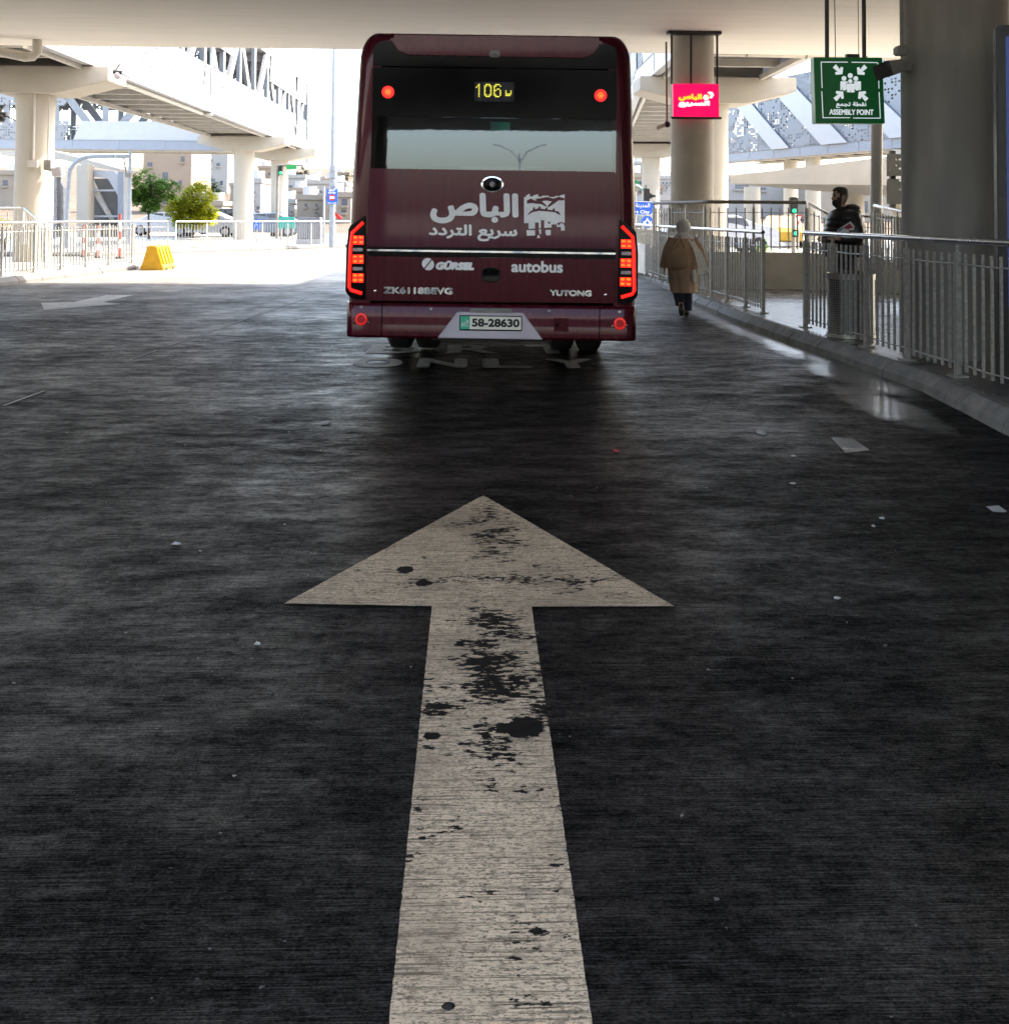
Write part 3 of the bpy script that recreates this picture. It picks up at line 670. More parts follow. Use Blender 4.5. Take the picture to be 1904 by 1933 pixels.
FONT = {'1': ('00100', '01100', '10100', '00100', '00100', '00100', '00100', '00100', '00100'), '0': ('01110', '11011', '10001', '10001', '10001', '10001', '10001', '11011', '01110'), '6': ('01110', '11001', '10000', '10110', '11001', '10001', '10001', '11001', '01110')}
cell = (x1 - x0) / 26.0
for ch, ox, cw in (('1', .9, .86), ('0', 6.3, 1.0), ('6', 12.5, 1.0)):
    b = MB()
    for r_, row in enumerate(FONT[ch]):
        for c_, v in enumerate(row):
            if v == '1':
                ux = x0 + cell * (ox + c_ * cw); uz = z1 - cell * 1.5 - r_ * cell * .98
                b.box((ux, -.0195, uz - cell * .62), (ux + cell * cw * .92, -.016, uz))
    b.build('lit_digit', M['dot'], dp)
b = MB()
for r_, row in enumerate(('100010', '100010', '111110', '111100')):
    for c_, v in enumerate(row):
        if v == '1':
            ux = x0 + cell * (20.2 + c_ * .82); uz = z1 - cell * 5.6 - r_ * cell * .98
            b.box((ux, -.0195, uz - cell * .62), (ux + cell * .74, -.016, uz))
b.build('lit_letter', M['dot'], dp)
# engine cover with the white lettering and the emblem
ex = [C2c(188, 62), C2c(1718, 84), C2c(1716, 560), C2c(177, 548)]
cover = panel('engine_cover', [ex[0], ex[1], ex[2], ex[3]], -.03, .05, M['maroon_greyed'], bev=.012)
def on_rear(y): return lambda u, v, d: (u, y - d, v)
fl = lambda box: (C2c(box[0], box[3]), C2c(box[2], box[1]))
def rear_text(s, box, y, m, parent, name='lettering', bold=0, shear=0, slope=True):
    (u0, v0), (u1, v1) = fl(box); b = MB(); lettering(b, s, on_rear(y), u0, u1, v0, v1, bold, shear); return b.build(name, m, parent, fix=False)
rear_text('\uFEB9\uFE8E\uFE92\uFEDF\u0627', (565, 218, 1115, 402), -.0325, M['decal'], cover, bold=.014)
rear_text('\u062F\u062F\uFEAE\uFE98\uFEDF\u0627 \uFECA\uFEF3\uFEAE\uFEB3', (556, 415, 1106, 510), -.0325, M['decal'], cover, bold=.0055)
# square emblem: hills with rooftops over a row of letters
b = MB(); yE = -.0325; q = lambda x, y: (lambda p: (p[0], yE, p[1]))(C2c(x, y))
top = [(1147, 262), (1147, 240), (1160, 240), (1160, 228), (1172, 228), (1172, 222), (1184, 222), (1184, 236), (1205, 236), (1205, 228), (1222, 228), (1222, 224), (1236, 224), (1236, 238), (1258, 238), (1258, 232), (1300, 232), (1300, 240), (1340, 240), (1340, 234), (1372, 234), (1372, 228), (1390, 228), (1390, 224), (1399, 224), (1399, 300)]
b.add([q(*p) for p in top] + [q(1399, 448), q(1376, 450), q(1374, 425), q(1147, 440)], [tuple(range(len(top) + 4))])
em = b.build('emblem', M['decal'], cover, fix=False)
b = MB(); yE = -.0333
for poly in ([(1165, 262), (1190, 250), (1215, 262), (1240, 256), (1262, 270), (1290, 296), (1282, 300), (1255, 284), (1225, 282), (1200, 278), (1165, 280)],
             [(1212, 252), (1250, 248), (1290, 240), (1330, 250), (1362, 238), (1398, 248), (1398, 260), (1360, 262), (1335, 280), (1312, 296), (1290, 308), (1298, 290), (1320, 268), (1285, 262), (1250, 268)],
             [(1165, 356), (1185, 330), (1200, 322), (1205, 304), (1214, 304), (1214, 316), (1236, 310), (1236, 300), (1250, 300), (1250, 312), (1280, 316), (1280, 306), (1292, 306), (1292, 318), (1325, 322), (1325, 312), (1338, 312), (1338, 326), (1362, 330), (1375, 356), (1340, 336), (1300, 330), (1240, 326), (1200, 334)]):
    b.add([q(*p) for p in poly], [tuple(range(len(poly)))])
for poly in ([(1147, 402), (1175, 402), (1175, 442), (1147, 442)], [(1215, 398), (1238, 398), (1238, 470), (1215, 470)], [(1252, 384), (1272, 384), (1272, 440), (1252, 440)], [(1300, 390), (1308, 400), (1316, 384), (1308, 408), (1292, 400)], [(1318, 410), (1350, 410), (1350, 430), (1318, 430)], [(1360, 420), (1372, 404), (1390, 404), (1399, 420), (1399, 402), (1380, 395), (1352, 402)]):
    b.add([q(*p) for p in poly], [tuple(range(len(poly)))])
b.build('emblem_hills', M['maroon_greyed'], cover, fix=False)
b = MB(); yE = -.0325
for poly in ([(1162, 446), (1215, 446), (1215, 478), (1165, 480)], [(1226, 494), (1236, 472), (1248, 494)], [(1280, 444), (1312, 444), (1312, 476), (1288, 478), (1280, 466)], [(1239, 440), (1252, 440), (1252, 470), (1244, 470)]):
    b.add([q(*p) for p in poly], [tuple(range(len(poly)))])
b.build('emblem_letters', M['decal'], cover, fix=False)
x, z = C2c(951, 162)
b = MB()
def ring_oval(b, x, z, rx, rz, w, y0, y1, n=32):
    rings = []
    for s_, yy in ((1, y0), (1, y1), (1 - w, y1 - .002), (1 - w, y0)):
        rings.append([(x + rx * s_ * math.cos(2*math.pi*k/n), yy, z + rz * s_ * math.sin(2*math.pi*k/n)) for k in range(n)])
    b.loft(rings, cap=False)
ring_oval(b, x, z, .098, .070, .16, -.03, -.048); cr = b.build('camera_ring', M['chrome'], bus, smooth=True)
b = MB(); b.loft([[(x + rx * math.cos(2*math.pi*k/28), yy, z + rz * math.sin(2*math.pi*k/28)) for k in range(28)] for rx, rz, yy in ((.084, .06, -.031), (.084, .06, -.04), (.05, .05, -.044), (.046, .046, -.052), (.03, .03, -.056))]); cl = b.build('camera_housing', M['bus_black'], cr, smooth=True)
b = MB(); b.ball((x, -.05, z), .026, 14, 8); b.build('camera_lens', M['clear_lens'], cr, smooth=True)
# groove and chrome strip
g0, g1 = C2c(176, 552), C2c(1716, 602)
(gx0, gz0), (gx1, gz1) = C2c(176, 602), C2c(1716, 578)
panel('strip_groove', rect(gx0, min(gz0, gz1) - .002, gx1, max(gz0, gz1) + .02), -.012, .03, M['bus_black'])
(cx0, cz0), (cx1, cz1) = C2c(176, 580), C2c(1714, 594)
panel('chrome_strip', rect(cx0, cz1 - .004, cx1, cz0 + .024), -.036, -.01, M['chrome'], bev=.004)
# lower cover
lc = [C2c(175, 606), C2c(1712, 626), C2c(1706, 898), C2c(168, 882)]
low = panel('lower_cover', lc, -.026, .05, M['maroon'], bev=.012)
x, z = C2c(553, 656); b = MB(); r_ = .049
for s_ in (0, 1):
    pts = []
    for k in range(15):
        a = rad(52 + 180 * s_) + math.pi * k / 14
        pts.append((x + r_ * math.cos(a) + (.004 if s_ else -.004), -.0285, z + r_ * math.sin(a) * 1.02 + (-.004 if s_ else .004)))
    b.add(pts, [tuple(range(15))])
b.build('round_logo', M['decal'], low, fix=False)
rear_text('GÜRSEL', (600, 636, 840, 691), -.0285, M['decal'], low, bold=.008, shear=.22)
rear_text('autobus', (1068, 638, 1388, 706), -.0285, M['decal'], low, bold=.005)
for s, bx in (('ZK6118BEVG', (278, 801, 708, 838)), ('YUTONG', (1305, 817, 1565, 852))):
    (u0, v0), (u1, v1) = fl(bx); b = MB(); lettering(b, s, on_rear(-.034), u0, u1, v0, v1, bold=.005)
    b.build('lettering', M['chrome'], low, fix=False)
x, z = C2c(943, 722); b = MB(); n = 28
b.loft([[(x + rx * max(-1, min(1, 1.25 * math.cos(2*math.pi*k/n))), yy, z + rz * math.sin(2*math.pi*k/n)) for k in range(n)] for rx, rz, yy in ((.078, .066, -.025), (.078, .066, -.032), (.070, .058, -.0325), (.066, .030, -.029))]); b.build('cover_handle', M['bus_black'], low, smooth=True)
for cx, cy in ((228, 822), (1652, 845)):
    x, z = C2c(cx, cy); MB().ball((x, -.03, z), .017, 14, 8, (1, .6, 1)).build('lock_button', M['chrome'], low, smooth=True)
# bumper
xa, za = C2c(42, 905); xb, zb_ = C2c(1838, 1105)
zlow = .475; ztop_ = C2c(950, 905)[1]
def bumper_ring(z): 
    out = []
    for k in range(9):
        a = k / 8 * math.pi / 2; out.append((-1.262 + .10 * (1 - math.sin(a)), -.045 + .10 * (1 - math.cos(a)), z))
    return out
sl, sr = C2c(270, 990)[0], C2c(1612, 1010)[0]
def bumper_piece(name, x0, x1):
    rings = []
    for zz, yo in ((zlow, .02), (zlow + .02, 0), (ztop_ - .03, 0), (ztop_, .02)):
        prof = []; r_ = .10
        def edge(x):
            d = HW + .007 - abs(x); return -.045 + yo + (0 if d >= r_ else r_ - math.sqrt(max(0, r_*r_ - (r_ - d)**2)))
        n_ = 14; xs = [x0 + (x1 - x0) * (0.5 - .5 * math.cos(math.pi * k / n_)) for k in range(n_ + 1)]
        rings.append([(x, edge(x), zz) for x in xs] + [(x1, .3, zz), (x0, .3, zz)])
    b = MB(); b.loft(rings); return b.build(name, M['maroon'], bus, smooth=True, auto=rad(35))
bl_ = bumper_piece('bumper', -HW - .006, sl - .004); bc = bumper_piece('bumper', sl + .004, sr - .004); br_ = bumper_piece('bumper', sr + .004, HW + .006)
tp = [C2c(735, 948), C2c(1140, 954), C2c(1265, 1112), C2c(612, 1098)]
tp = [(tp[0][0], tp[0][1]), (tp[1][0], tp[1][1]), (tp[2][0], zlow + .006), (tp[3][0], zlow + .006)]
pr_ = panel('plate_recess', tp, -.052, -.04, M['lav'], bev=.006)
x0, z0 = C2c(812, 946); x1, z1 = C2c(1072, 930); panel('plate_lamp', rect(x0, z0 - .008, x1, z1), -.062, -.03, M['grey_box'], bev=.004)
(x0, z0), (x1, z1) = C2c(748, 1062), C2c(1135, 974); pw = x1 - x0; ph = z1 - z0
npl = panel('number_plate', rect(x0, z0, x1, z1), -.064, -.05, M['bus_black'], bev=.003)
panel('plate_face', rect(x0 + .008, z0 + .012, x1 - .008, z1 - .008), -.066, -.06, mat('plate_white', (.78, .77, .66), .4, var=.05), npl, bev=0)
gw = pw * .165
panel('plate_band', rect(x0 + .008, z0 + .012, x0 + gw, z1 - .008), -.0668, -.06, mat('plate_green', (.02, .42, .26), .4, var=.06), npl, bev=0)
b = MB(); lettering(b, '58-28630', lambda u, v, d: (u, -.0675 - d, v), x0 + gw + .018, x1 - .022, z0 + .034, z1 - .026, bold=.0045); b.build('lettering', M['dull_black'], npl, fix=False)
b = MB(); lettering(b, '\uFEE5\uFEA9\uFEAD\uFEF7\u0627'[::1], lambda u, v, d: (u, -.0675 - d, v), x0 + .018, x0 + gw - .01, z1 - .085, z1 - .035, bold=.001)
lettering(b, 'JORDAN', lambda u, v, d: (u, -.0675 - d, v), x0 + .016, x0 + gw - .008, z0 + .03, z0 + .05); b.build('band_lettering', M['decal'], npl, fix=False)
for cx, cy, pr2 in ((143, 994, bl_), (1737, 1021, br_)):
    x, z = C2c(cx, cy)
    b = MB(); b.tube([(x, -.052, z), (x, -.03, z)], .055, 28); lp = b.build('reflector', M['red_lens'], bus, smooth=True)
    b = MB(); ring_oval(b, x, z, .05, .05, .28, -.05, -.058); b.build('lit_ring', M['led_red2'], lp, smooth=True)
for cx, cy in ((143, 920), (573, 932), (1303, 943), (1735, 948)):
    x, z = C2c(cx, cy); b = MB(); b.tube([(x, -.055, z), (x, -.04, z)], .013, 14); b.build('parking_sensor', M['chrome'], bus, smooth=True)
for cx, cy in ((100, 1004), (188, 1010), (124, 1028)):
    x, z = C2c(cx, cy); b = MB(); b.tube([(x, -.048, z), (x, -.04, z)], .007, 8); b.build('bolt', M['chrome'], bus)
    x, z = C2c(1880 - cx, cy + 26); b = MB(); b.tube([(x, -.048, z), (x, -.04, z)], .007, 8); b.build('bolt', M['chrome'], bus)
(x0, z0), (x1, z1) = C2c(1325, 1074), C2c(1424, 984)
tw = panel('tow_cover', rect(x0, z0, x1, z1), -.0475, -.03, M['maroon'], bev=.006); b = MB(); b.tube([(x0 + .035, -.049, (z0+z1)/2), (x0 + .035, -.04, (z0+z1)/2)], .016, 12); b.build('tow_slot', M['bus_black'], tw)
# tail lights
def mirror(pts): return [(-x - .005, z) for x, z in reversed(pts)]
def tail(side):
    mm = (lambda p: p) if side < 0 else mirror
    ho = [C2c(166, 352), C2c(62, 424), C2c(46, 560), C2c(42, 830), C2c(84, 872), C2c(164, 878)]
    hs = panel('tail_light', mm(ho), -.035, .05, M['bus_black'], bev=.01)
    bar_ = [(152, 398), (84, 462), (74, 560), (66, 795), (78, 815), (146, 836)]
    b = MB(); b.tube([(x if side < 0 else -x - .005, -.042, z) for x, z in [C2c(*p) for p in bar_]], .0155, 10); b.build('light_bar', M['led_red'], hs, smooth=True)
    for cy in (491, 609, 725):
        for dx in (0, 1):
            for dy in (0, 1):
                (u0, v0), (u1, v1) = C2c(88 + dx * 36, cy + dy * 29 + 9), C2c(117 + dx * 36, cy + dy * 29 - 9)
                if side > 0: u0, u1 = -u1 - .005, -u0 - .005
                panel('lamp_cell', rect(u0, v0, u1, v1), -.044, -.03, M['led_amber'], hs, bev=.006)
        (u0, v0), (u1, v1) = C2c(82, cy + 46), C2c(158, cy - 14)
        if side > 0: u0, u1 = -u1 - .005, -u0 - .005
        panel('lamp_lens', rect(u0, v0, u1, v1), -.038, -.03, M['led_halo'], hs, bev=.004)
    for cy in (566, 684):
        (u0, v0), (u1, v1) = C2c(88, cy + 10), C2c(150, cy - 10)
        if side > 0: u0, u1 = -u1 - .005, -u0 - .005
        panel('reversing_lens', rect(u0, v0, u1, v1), -.042, -.03, M['clear_lens'], hs, bev=.004)
tail(-1); tail(1)
# seam between upper pillar and body, underbody and wheels
b = MB(); b.box((-1.05, .25, .5), (1.05, L_BUS - .3, .62)); b.box((-.55, .5, .40), (.55, 2.4, .55)); b.build('underbody', M['dull_black'], bus)
b = MB(); b.tube([(-1.0, 3.1, .47), (1.0, 3.1, .47)], .09, 12); b.tube([(0, 2.6, .47), (0, 3.6, .47)], .19, 14); b.build('axle', M['dull_black'], bus, smooth=True)
def wheel(x0, x1, y):
    rings = []; n = 40
    for x, r_ in ((x0, .30), (x0, .42), (x0 + .03, .475), (x0 + .06, .487), (x1 - .06, .487), (x1 - .03, .475), (x1, .42), (x1, .30)):
        rings.append([(x, y + r_ * math.cos(2*math.pi*k/n), .489 + r_ * math.sin(2*math.pi*k/n)) for k in range(n)])
    w = MB().loft(rings).build('wheel', M['rubber'], bus, smooth=True)
    b = MB(); b.tube([(x0 - .004, y, .489), (x1 + .004, y, .489)], .27, 24); b.build('rim', M['steel_mid'], w, smooth=True)
for s in (-1, 1):
    for a, c_ in ((1.22, .94), (.90, .62)): wheel(min(s*a, s*c_), max(s*a, s*c_), 3.1)
    wheel(min(s*1.22, s*.93), max(s*1.22, s*.93), 9.0)
    b = MB(); b.box((s * .92 - .3, 2.42, .2), (s * .92 + .3, 2.44, .62)); b.build('mud_flap', M['rubber'], bus)
b = MB()
b.box((-1.0, L_BUS + .0, 1.25), (1.0, L_BUS + .02, 2.7)); b.build('windscreen', M['window'], bus)
gb = G(926, 640 + 72); 
bus.rotation_euler = (0, .0075, -.034)
bus.location = W(926, 640, 9.24); bus.location.z = 0

# ------------------------------------------------------------------ railings
def railing(name, label, line, post_s, hgt, group=None, m=None, base=.15, wires=True, rail_r=.03, pick=.14, pick_top=None, foot=True, top_m=None, gap=.06, cat='railing'):
    # handrail over posts at the distances post_s, with a panel of square pickets in each bay
    m = m or M['galv']; line = [Vector(p) for p in line]; acc = [0]
    for a, b in zip(line, line[1:]): acc.append(acc[-1] + (b - a).length)
    def at(s):
        s = max(0, min(acc[-1], s))
        for i in range(len(line) - 1):
            if s <= acc[i+1] + 1e-6: return line[i].lerp(line[i+1], (s - acc[i]) / max(1e-6, acc[i+1] - acc[i]))
    if isinstance(post_s, (int, float)):
        n = max(1, round(acc[-1] / post_s)); post_s = [acc[-1] * i / n for i in range(n + 1)]
    p0 = at(0); t = thing(name, label, cat, (p0.x, p0.y, p0.z + base), group); U = Vector((0, 0, 1))
    pt = pick_top or hgt - .11
    pts = [at(acc[-1] * i / 40) + U * (base + hgt) for i in range(41)] if len(line) > 2 else [p + U * (base + hgt) for p in line]
    MB().tube(pts, rail_r, 12).build('handrail', top_m or M['stainless'], t, smooth=True)
    for s in post_s:
        p = at(s); d = (at(s + .1) - at(s - .1)).normalized(); b = MB()
        b.bar(p + U * (base + .01), p + U * (base + pt + .01), .05, .05, up=d); b.bar(p + U * (base + pt + .008), p + U * (base + hgt - rail_r * .7), .022, .022, up=d)
        if foot: b.bar(p + U * (base + .002) - d * .07, p + U * (base + .002) + d * .07, .13, .03)
        b.build('post', m, t)
    for s0, s1 in zip(post_s, post_s[1:]):
        n = max(2, round((s1 - s0) / pick)); b = MB()
        for k in range(1, n):
            p = at(s0 + (s1 - s0) * k / n); o = R.uniform(-.004, .004)
            b.bar(p + U * (base + gap), p + U * (base + pt + o), .022, .022)
        b.build('picket_panel', m, t)
        if wires:
            for z in (gap + .06, pt - .09):
                p, q = at(s0), at(s1); mid = (p + q) / 2 - U * .008
                MB().tube([p + U * (base + z), mid + U * (base + z), q + U * (base + z)], .008, 6).build('tie_bar', m, t, smooth=True)
    return t
# right-hand kerb: two runs with a gap between them
NP = [G(x, y, .15) for x, y in ((1520, 618), (1571, 634), (1635, 655), (1712, 680), (1808, 711))]
d = (NP[-1] - NP[-2]); NP += [NP[-1] + d, NP[-1] + d * 2, NP[-1] + d * 3]
acc = [0]
for a, b in zip(NP, NP[1:]): acc.append(acc[-1] + (b - a).length)
railing('pedestrian_railing', 'dark steel railing along the kerb in front of the metal litter bin and thick column', [p - Vector((0, 0, .15)) for p in NP], acc, 1.20, pick=.145)
FP = [G(x, y, .15) for x, y in ((1440, 591), (1405, 579), (1375, 570.5), (1348, 562), (1325, 555), (1241, 526), (1203, 511))]
lst = FP[-1]; FP += [lst + (lst - FP[-2]) * 1.6 + Vector((.15, 0, 0))]
railing('pedestrian_railing', 'steel railing on the kerb beside the person in the camel coat', [p - Vector((0, 0, .15)) for p in FP], 1.02, 1.18, pick=.145)
# raised concrete parapet with its own railing, and the ramp rails behind the man
wa, wb, wc = G(1265, 534, .15), G(1508, 546, .15), None
WT = .86
rw = thing('parapet_wall', 'low grey concrete parapet wall below the raised railing', 'wall', (wb.x, wb.y, .15))
wb2 = Vector((wb.x + .15, wb.y, 0)); wl = Vector((W(1330, 500, 20.6).x, 20.6, 0)); wr2 = wb2 + Vector((3.6, -2.6, 0))
b = MB(); b.prism([(wl.x, wl.y, .149), (wl.x, wl.y, WT), (wb2.x, wb2.y, WT), (wb2.x, wb2.y, .149)], (0, .22, 0)); b.build('wall_panel', M['wallc'], rw, bevel=.01)
b = MB(); b.prism([(wb2.x + .002, wb2.y + .001, .148), (wb2.x + .002, wb2.y + .001, WT - .003), (wr2.x, wr2.y, .62), (wr2.x, wr2.y, .148)], (.1, .2, 0)); b.build('wall_panel', M['wallc'], rw, bevel=.01)
b = MB(); b.prism([(wl.x + .002, wl.y + .02, .147), (wl.x + .002, wl.y + .02, WT - .002), (wl.x - .6, wl.y + 9, WT - .002), (wl.x - .6, wl.y + 9, .147)], (.2, 0, 0)); b.build('wall_panel', M['wallc'], rw)
r0, r1 = Vector((wl.x + .06, wl.y + .11, 0)), Vector((wb2.x + .02, wb2.y + .11, 0))
railing('ramp_railing', 'raised railing on the parapet wall with a flat black top rail', [Vector((wl.x - .45, wl.y + 3.2, 0)), r0, r1], .98, .98, base=WT, pick=.18, top_m=M['grey_box'], rail_r=.035)
railing('ramp_railing', 'sloping ramp rail running down past the back of the man', [r1 + Vector((.05, -.05, 0)), Vector((r1.x + .28, r1.y - .5, -.22)), wr2 + Vector((-.1, .1, -.36)), wr2 + Vector((2.6, -2.2, -.5))], 1.0, .96, base=WT, pick=.15, foot=False)
railing('ramp_railing', 'upper ramp rail with a bright end beside the thick column', [W(1650, 383, 18) - Vector((0, 0, W(1650, 383, 18).z)), W(1712, 402, 16.4) - Vector((0, 0, W(1712, 402, 16.4).z + .12)), W(1850, 440, 14.6) - Vector((0, 0, W(1850, 440, 14.6).z + .35))], 1.1, .98, base=.78, pick=.15, foot=False)
# left pavement
LP = [G(x, y, .15) for x, y in ((-60, 526), (9, 519), (49, 515.5), (84, 512), (117, 508.5), (148, 505.5), (177, 502.5), (203, 500), (227, 498), (249, 496))]
railing('pedestrian_railing', 'pale railing along the left kerb up to the yellow barrier', [p - Vector((0, 0, .15)) for p in LP], 1.25, 1.16, pick=.16, m=M['galv'])
b0, b1 = G(255, 493, .15), G(312, 489, .15)
railing('pedestrian_railing', 'short pale railing behind the yellow barrier', [Vector((W(120, 480, 36).x, 36, 0)), Vector((W(316, 480, 38).x, 38, 0))], 1.3, 1.1, pick=.15)
FF = [G(x, y) + Vector((0, .45, 0)) for x, y in ((325, 478), (420, 475), (540, 471), (655, 467))]
FF += [FF[-1] + Vector((6, 0, 0)), FF[-1] + Vector((11, -.3, 0))]
railing('pedestrian_railing', 'long pale railing along the far kerb behind the road', FF, 1.5, 1.06, pick=.15, wires=False)
sa, sb = W(-20, 392, 27.5), W(44, 392, 28.0); sc_ = W(84, 424, 26.6)
railing('stair_railing', 'pale stair handrail sloping down beside the cream column at left', [Vector((sa.x, sa.y, sa.z - 1.1)), Vector((sb.x, sb.y, sb.z - 1.1)), Vector((sc_.x, sc_.y, sc_.z - 1.1))], .9, .95, base=.15, pick=.2, foot=False, wires=False)
# ------------------------------------------------------------------ signs and lamps under the deck
def flat(name, poly, Y, dY, m, parent, bev=0):
    b = MB(); b.prism([(x, Y, z) for x, z in poly], (0, dY, 0)); return b.build(name, m, parent, bevel=bev)
def sign_text(s, fnp, box, m, parent, bold=0, name='lettering', shear=0):
    b = MB(); (u0, v0), (u1, v1) = fnp(box[0], box[3]), fnp(box[2], box[1])
    lettering(b, s, lambda u, v, d: (u, SY - d, v), u0, u1, v0, v1, bold, shear); return b.build(name, m, parent, fix=False)
# pink display on the first column
PY = C1.y - .62
t = thing('led_sign', 'glowing pink display sign with yellow and white Arabic lettering hung before a column', 'sign', (C1.x, PY, 4.0))
M['pink'] = emis('lit_pink_screen', (1.0, .0, .10), .15, (.25, .0, .03)); M['lit_white'] = emis('lit_white_letters', (1, 1, 1), .17); M['lit_yellow'] = emis('lit_yellow_letters', (1, .55, .03), .17)
c5 = lambda x, y: (lambda p: (p.x, p.z))(W((1560 + x / 3.808) / 1.32458, y / 3.808 / 1.32458, PY))
pnl = flat('display_panel', [c5(468, 1112), c5(905, 1116), c5(900, 797), c5(464, 795)], PY, .07, M['pink'], t, .004)
SY = PY - .003
sign_text('\uFEB9\uFE8E\uFE92\uFEDF\u0627', c5, (516, 890, 742, 958), M['lit_yellow'], pnl, .016)
sign_text('\uFECA\uFEF3\uFEAE\uFEB4\uFEDF\u0627', c5, (516, 955, 816, 1020), M['lit_white'], pnl, .018)
b = MB(); 
b.add([(u, SY, v) for u, v in (c5(790, 878), c5(812, 870), c5(840, 874), c5(856, 902), c5(832, 936), c5(806, 930), c5(824, 904))], [tuple(range(7))])
b.add([(u, SY, v) for u, v in (c5(748, 930), c5(762, 902), c5(788, 898), c5(806, 930), c5(800, 948), c5(768, 950))], [tuple(range(6))]); b.build('ribbon_mark', M['lit_white'], pnl, fix=False)
b = MB(); b.add([(u, SY - .001, v) for u, v in (c5(784, 906), c5(812, 906), c5(802, 934))], [(0, 1, 2)]); b.build('ribbon_fold', M['lit_yellow'], pnl, fix=False)
x0, z0 = c5(415, 330); x1, _ = c5(928, 330)
flat('ceiling_bracket', [(x0, DECK_Z - .07), (x1, DECK_Z - .07), (x1, DECK_Z - .005), (x0, DECK_Z - .005)], PY - .02, .2, M['black'], t, .006)
for cx in (455, 890, 640):
    x, z = c5(cx, 795); b = MB(); b.bar((x, PY + .05, z), (x, PY + .05, DECK_Z - .03), .035, .03)
    for k in range(30): b.box((x - .024, PY + .03, z + (DECK_Z - z) * k / 30), (x + .024, PY + .07, z + (DECK_Z - z) * k / 30 + .012))
    b.build('hanger', M['black'], t)
x0, z0 = c5(448, 1128); x1, z1 = c5(926, 1112); flat('bottom_rail', [(x0, z0), (x1, z0), (x1, z1), (x0, z1)], PY - .01, .09, M['black'], t)
# cable conduits and camera on the first column
t = thing('cctv_camera', 'small dark security camera on a conduit beside the pink display', 'camera', (C1.x - .5, C1.y - .2, 2.6))
a, b_ = c5(428, 372), c5(436, 1170); MB().tube([(a[0], C1.y - .28, a[1]), (b_[0], C1.y - .28, b_[1])], .022, 8).build('conduit', M['grey_box'], t, smooth=True)
b = MB(); b.ball((b_[0], C1.y - .3, b_[1]), .07, 12, 8); b.build('mount', M['black'], t, smooth=True)
a = c5(330, 1210); b = MB(); b.bar((b_[0] - .06, C1.y - .34, b_[1] - .01), (a[0], C1.y - .42, a[1]), .07, .08); b.build('camera_body', M['beam_pale'], t, bevel=.01)
# assembly point sign
AY = 11.05
c6 = lambda x, y: (lambda p: (p.x, p.z))(W((2000 + x / 3.452) / 1.32458, y / 3.452 / 1.32458, AY))
M['sign_green'] = emis('backlit_green', (.0, .10, .025), .03, (.004, .085, .024)); M['sign_white'] = emis('backlit_white', (.75, .85, .95), .08, (.6, .65, .7))
t = thing('assembly_sign', 'green backlit assembly point sign with white pictogram hanging from two rods', 'sign', (W(1604, 170, AY).x, AY, 2.5))
body = flat('sign_box', [c6(136, 1062), c6(733, 1064), c6(710, 494), c6(116, 490)], AY, .13, M['sign_green'], t, .006)
SY = AY - .004
b = MB()
def strip(x0, y0, x1, y1, w=7):
    dx, dy = x1 - x0, y1 - y0; l = math.hypot(dx, dy); nx_, ny_ = -dy / l * w / 2, dx / l * w / 2
    b.add([(lambda p: (p[0], SY, p[1]))(c6(x, y)) for x, y in ((x0 - nx_, y0 - ny_), (x1 - nx_, y1 - ny_), (x1 + nx_, y1 + ny_), (x0 + nx_, y0 + ny_))], [(0, 1, 2, 3)])
for s_ in ((176, 534, 410, 534), (442, 535, 668, 538), (180, 538, 188, 757), (185, 786, 196, 1012), (194, 1014, 430, 1014), (456, 1017, 694, 1018), (690, 1014, 680, 792), (679, 762, 670, 542)): strip(*s_)
b.build('border_line', M['sign_white'], body, fix=False)
b = MB()
def arrow(tx, ty, ax, ay, l=60):
    # block arrow with its point at (tx, ty), coming from direction (-ax, -ay)
    px_, py_ = -ay, ax; P = lambda f, s_: (lambda p: (p[0], SY, p[1]))(c6(tx - ax * f + px_ * s_, ty - ay * f + py_ * s_))
    b.add([P(0, 0), P(38, 46), P(56, 34), P(46, 14), P(100, 20), P(100, -20), P(46, -14), P(56, -34), P(38, -46)], [(0, 1, 2, 3, 4, 5, 6, 7, 8)])
k = math.sqrt(.5)
for tx, ty, ax, ay in ((364, 638, k, k), (494, 640, -k, k), (370, 788, k, -k), (504, 790, -k, -k)):
    b = MB(); arrow(tx, ty, ax, ay); b.build('arrow_symbol', M['sign_white'], body, fix=False)
b = MB(); SY2 = SY
def disc(x, y, r): 
    b.add([(lambda p: (p[0], SY2, p[1]))(c6(x + r * math.cos(2*math.pi*i/20), y + r * math.sin(2*math.pi*i/20))) for i in range(20)], [tuple(range(20))])
def poly6(pts): b.add([(lambda p: (p[0], SY2, p[1]))(c6(*p)) for p in pts], [tuple(range(len(pts)))])
disc(431, 651, 22); disc(377, 675, 21); disc(479, 676, 21); disc(431, 699, 18)
poly6([(346, 700), (408, 700), (408, 716), (396, 716), (394, 778), (366, 778), (364, 742), (360, 776), (346, 776)])
poly6([(462, 700), (523, 700), (523, 776), (509, 776), (506, 742), (504, 778), (476, 778), (470, 716), (462, 716)])
poly6([(400, 720), (470, 720), (474, 770), (464, 770), (470, 794), (436, 796), (434, 768), (430, 796), (400, 792), (404, 768), (394, 768)])
b.build('pictogram', M['sign_white'], body, fix=False)
SY = AY - .004
sign_text('\uFECA\uFEE4\uFEA0\uFE97 \uFE94\uFEC4\uFED8\uFEE7', c6, (308, 878, 570, 930), M['sign_white'], body, .002)
sign_text('ASSEMBLY POINT', c6, (250, 944, 632, 988), M['sign_white'], body, .0022)
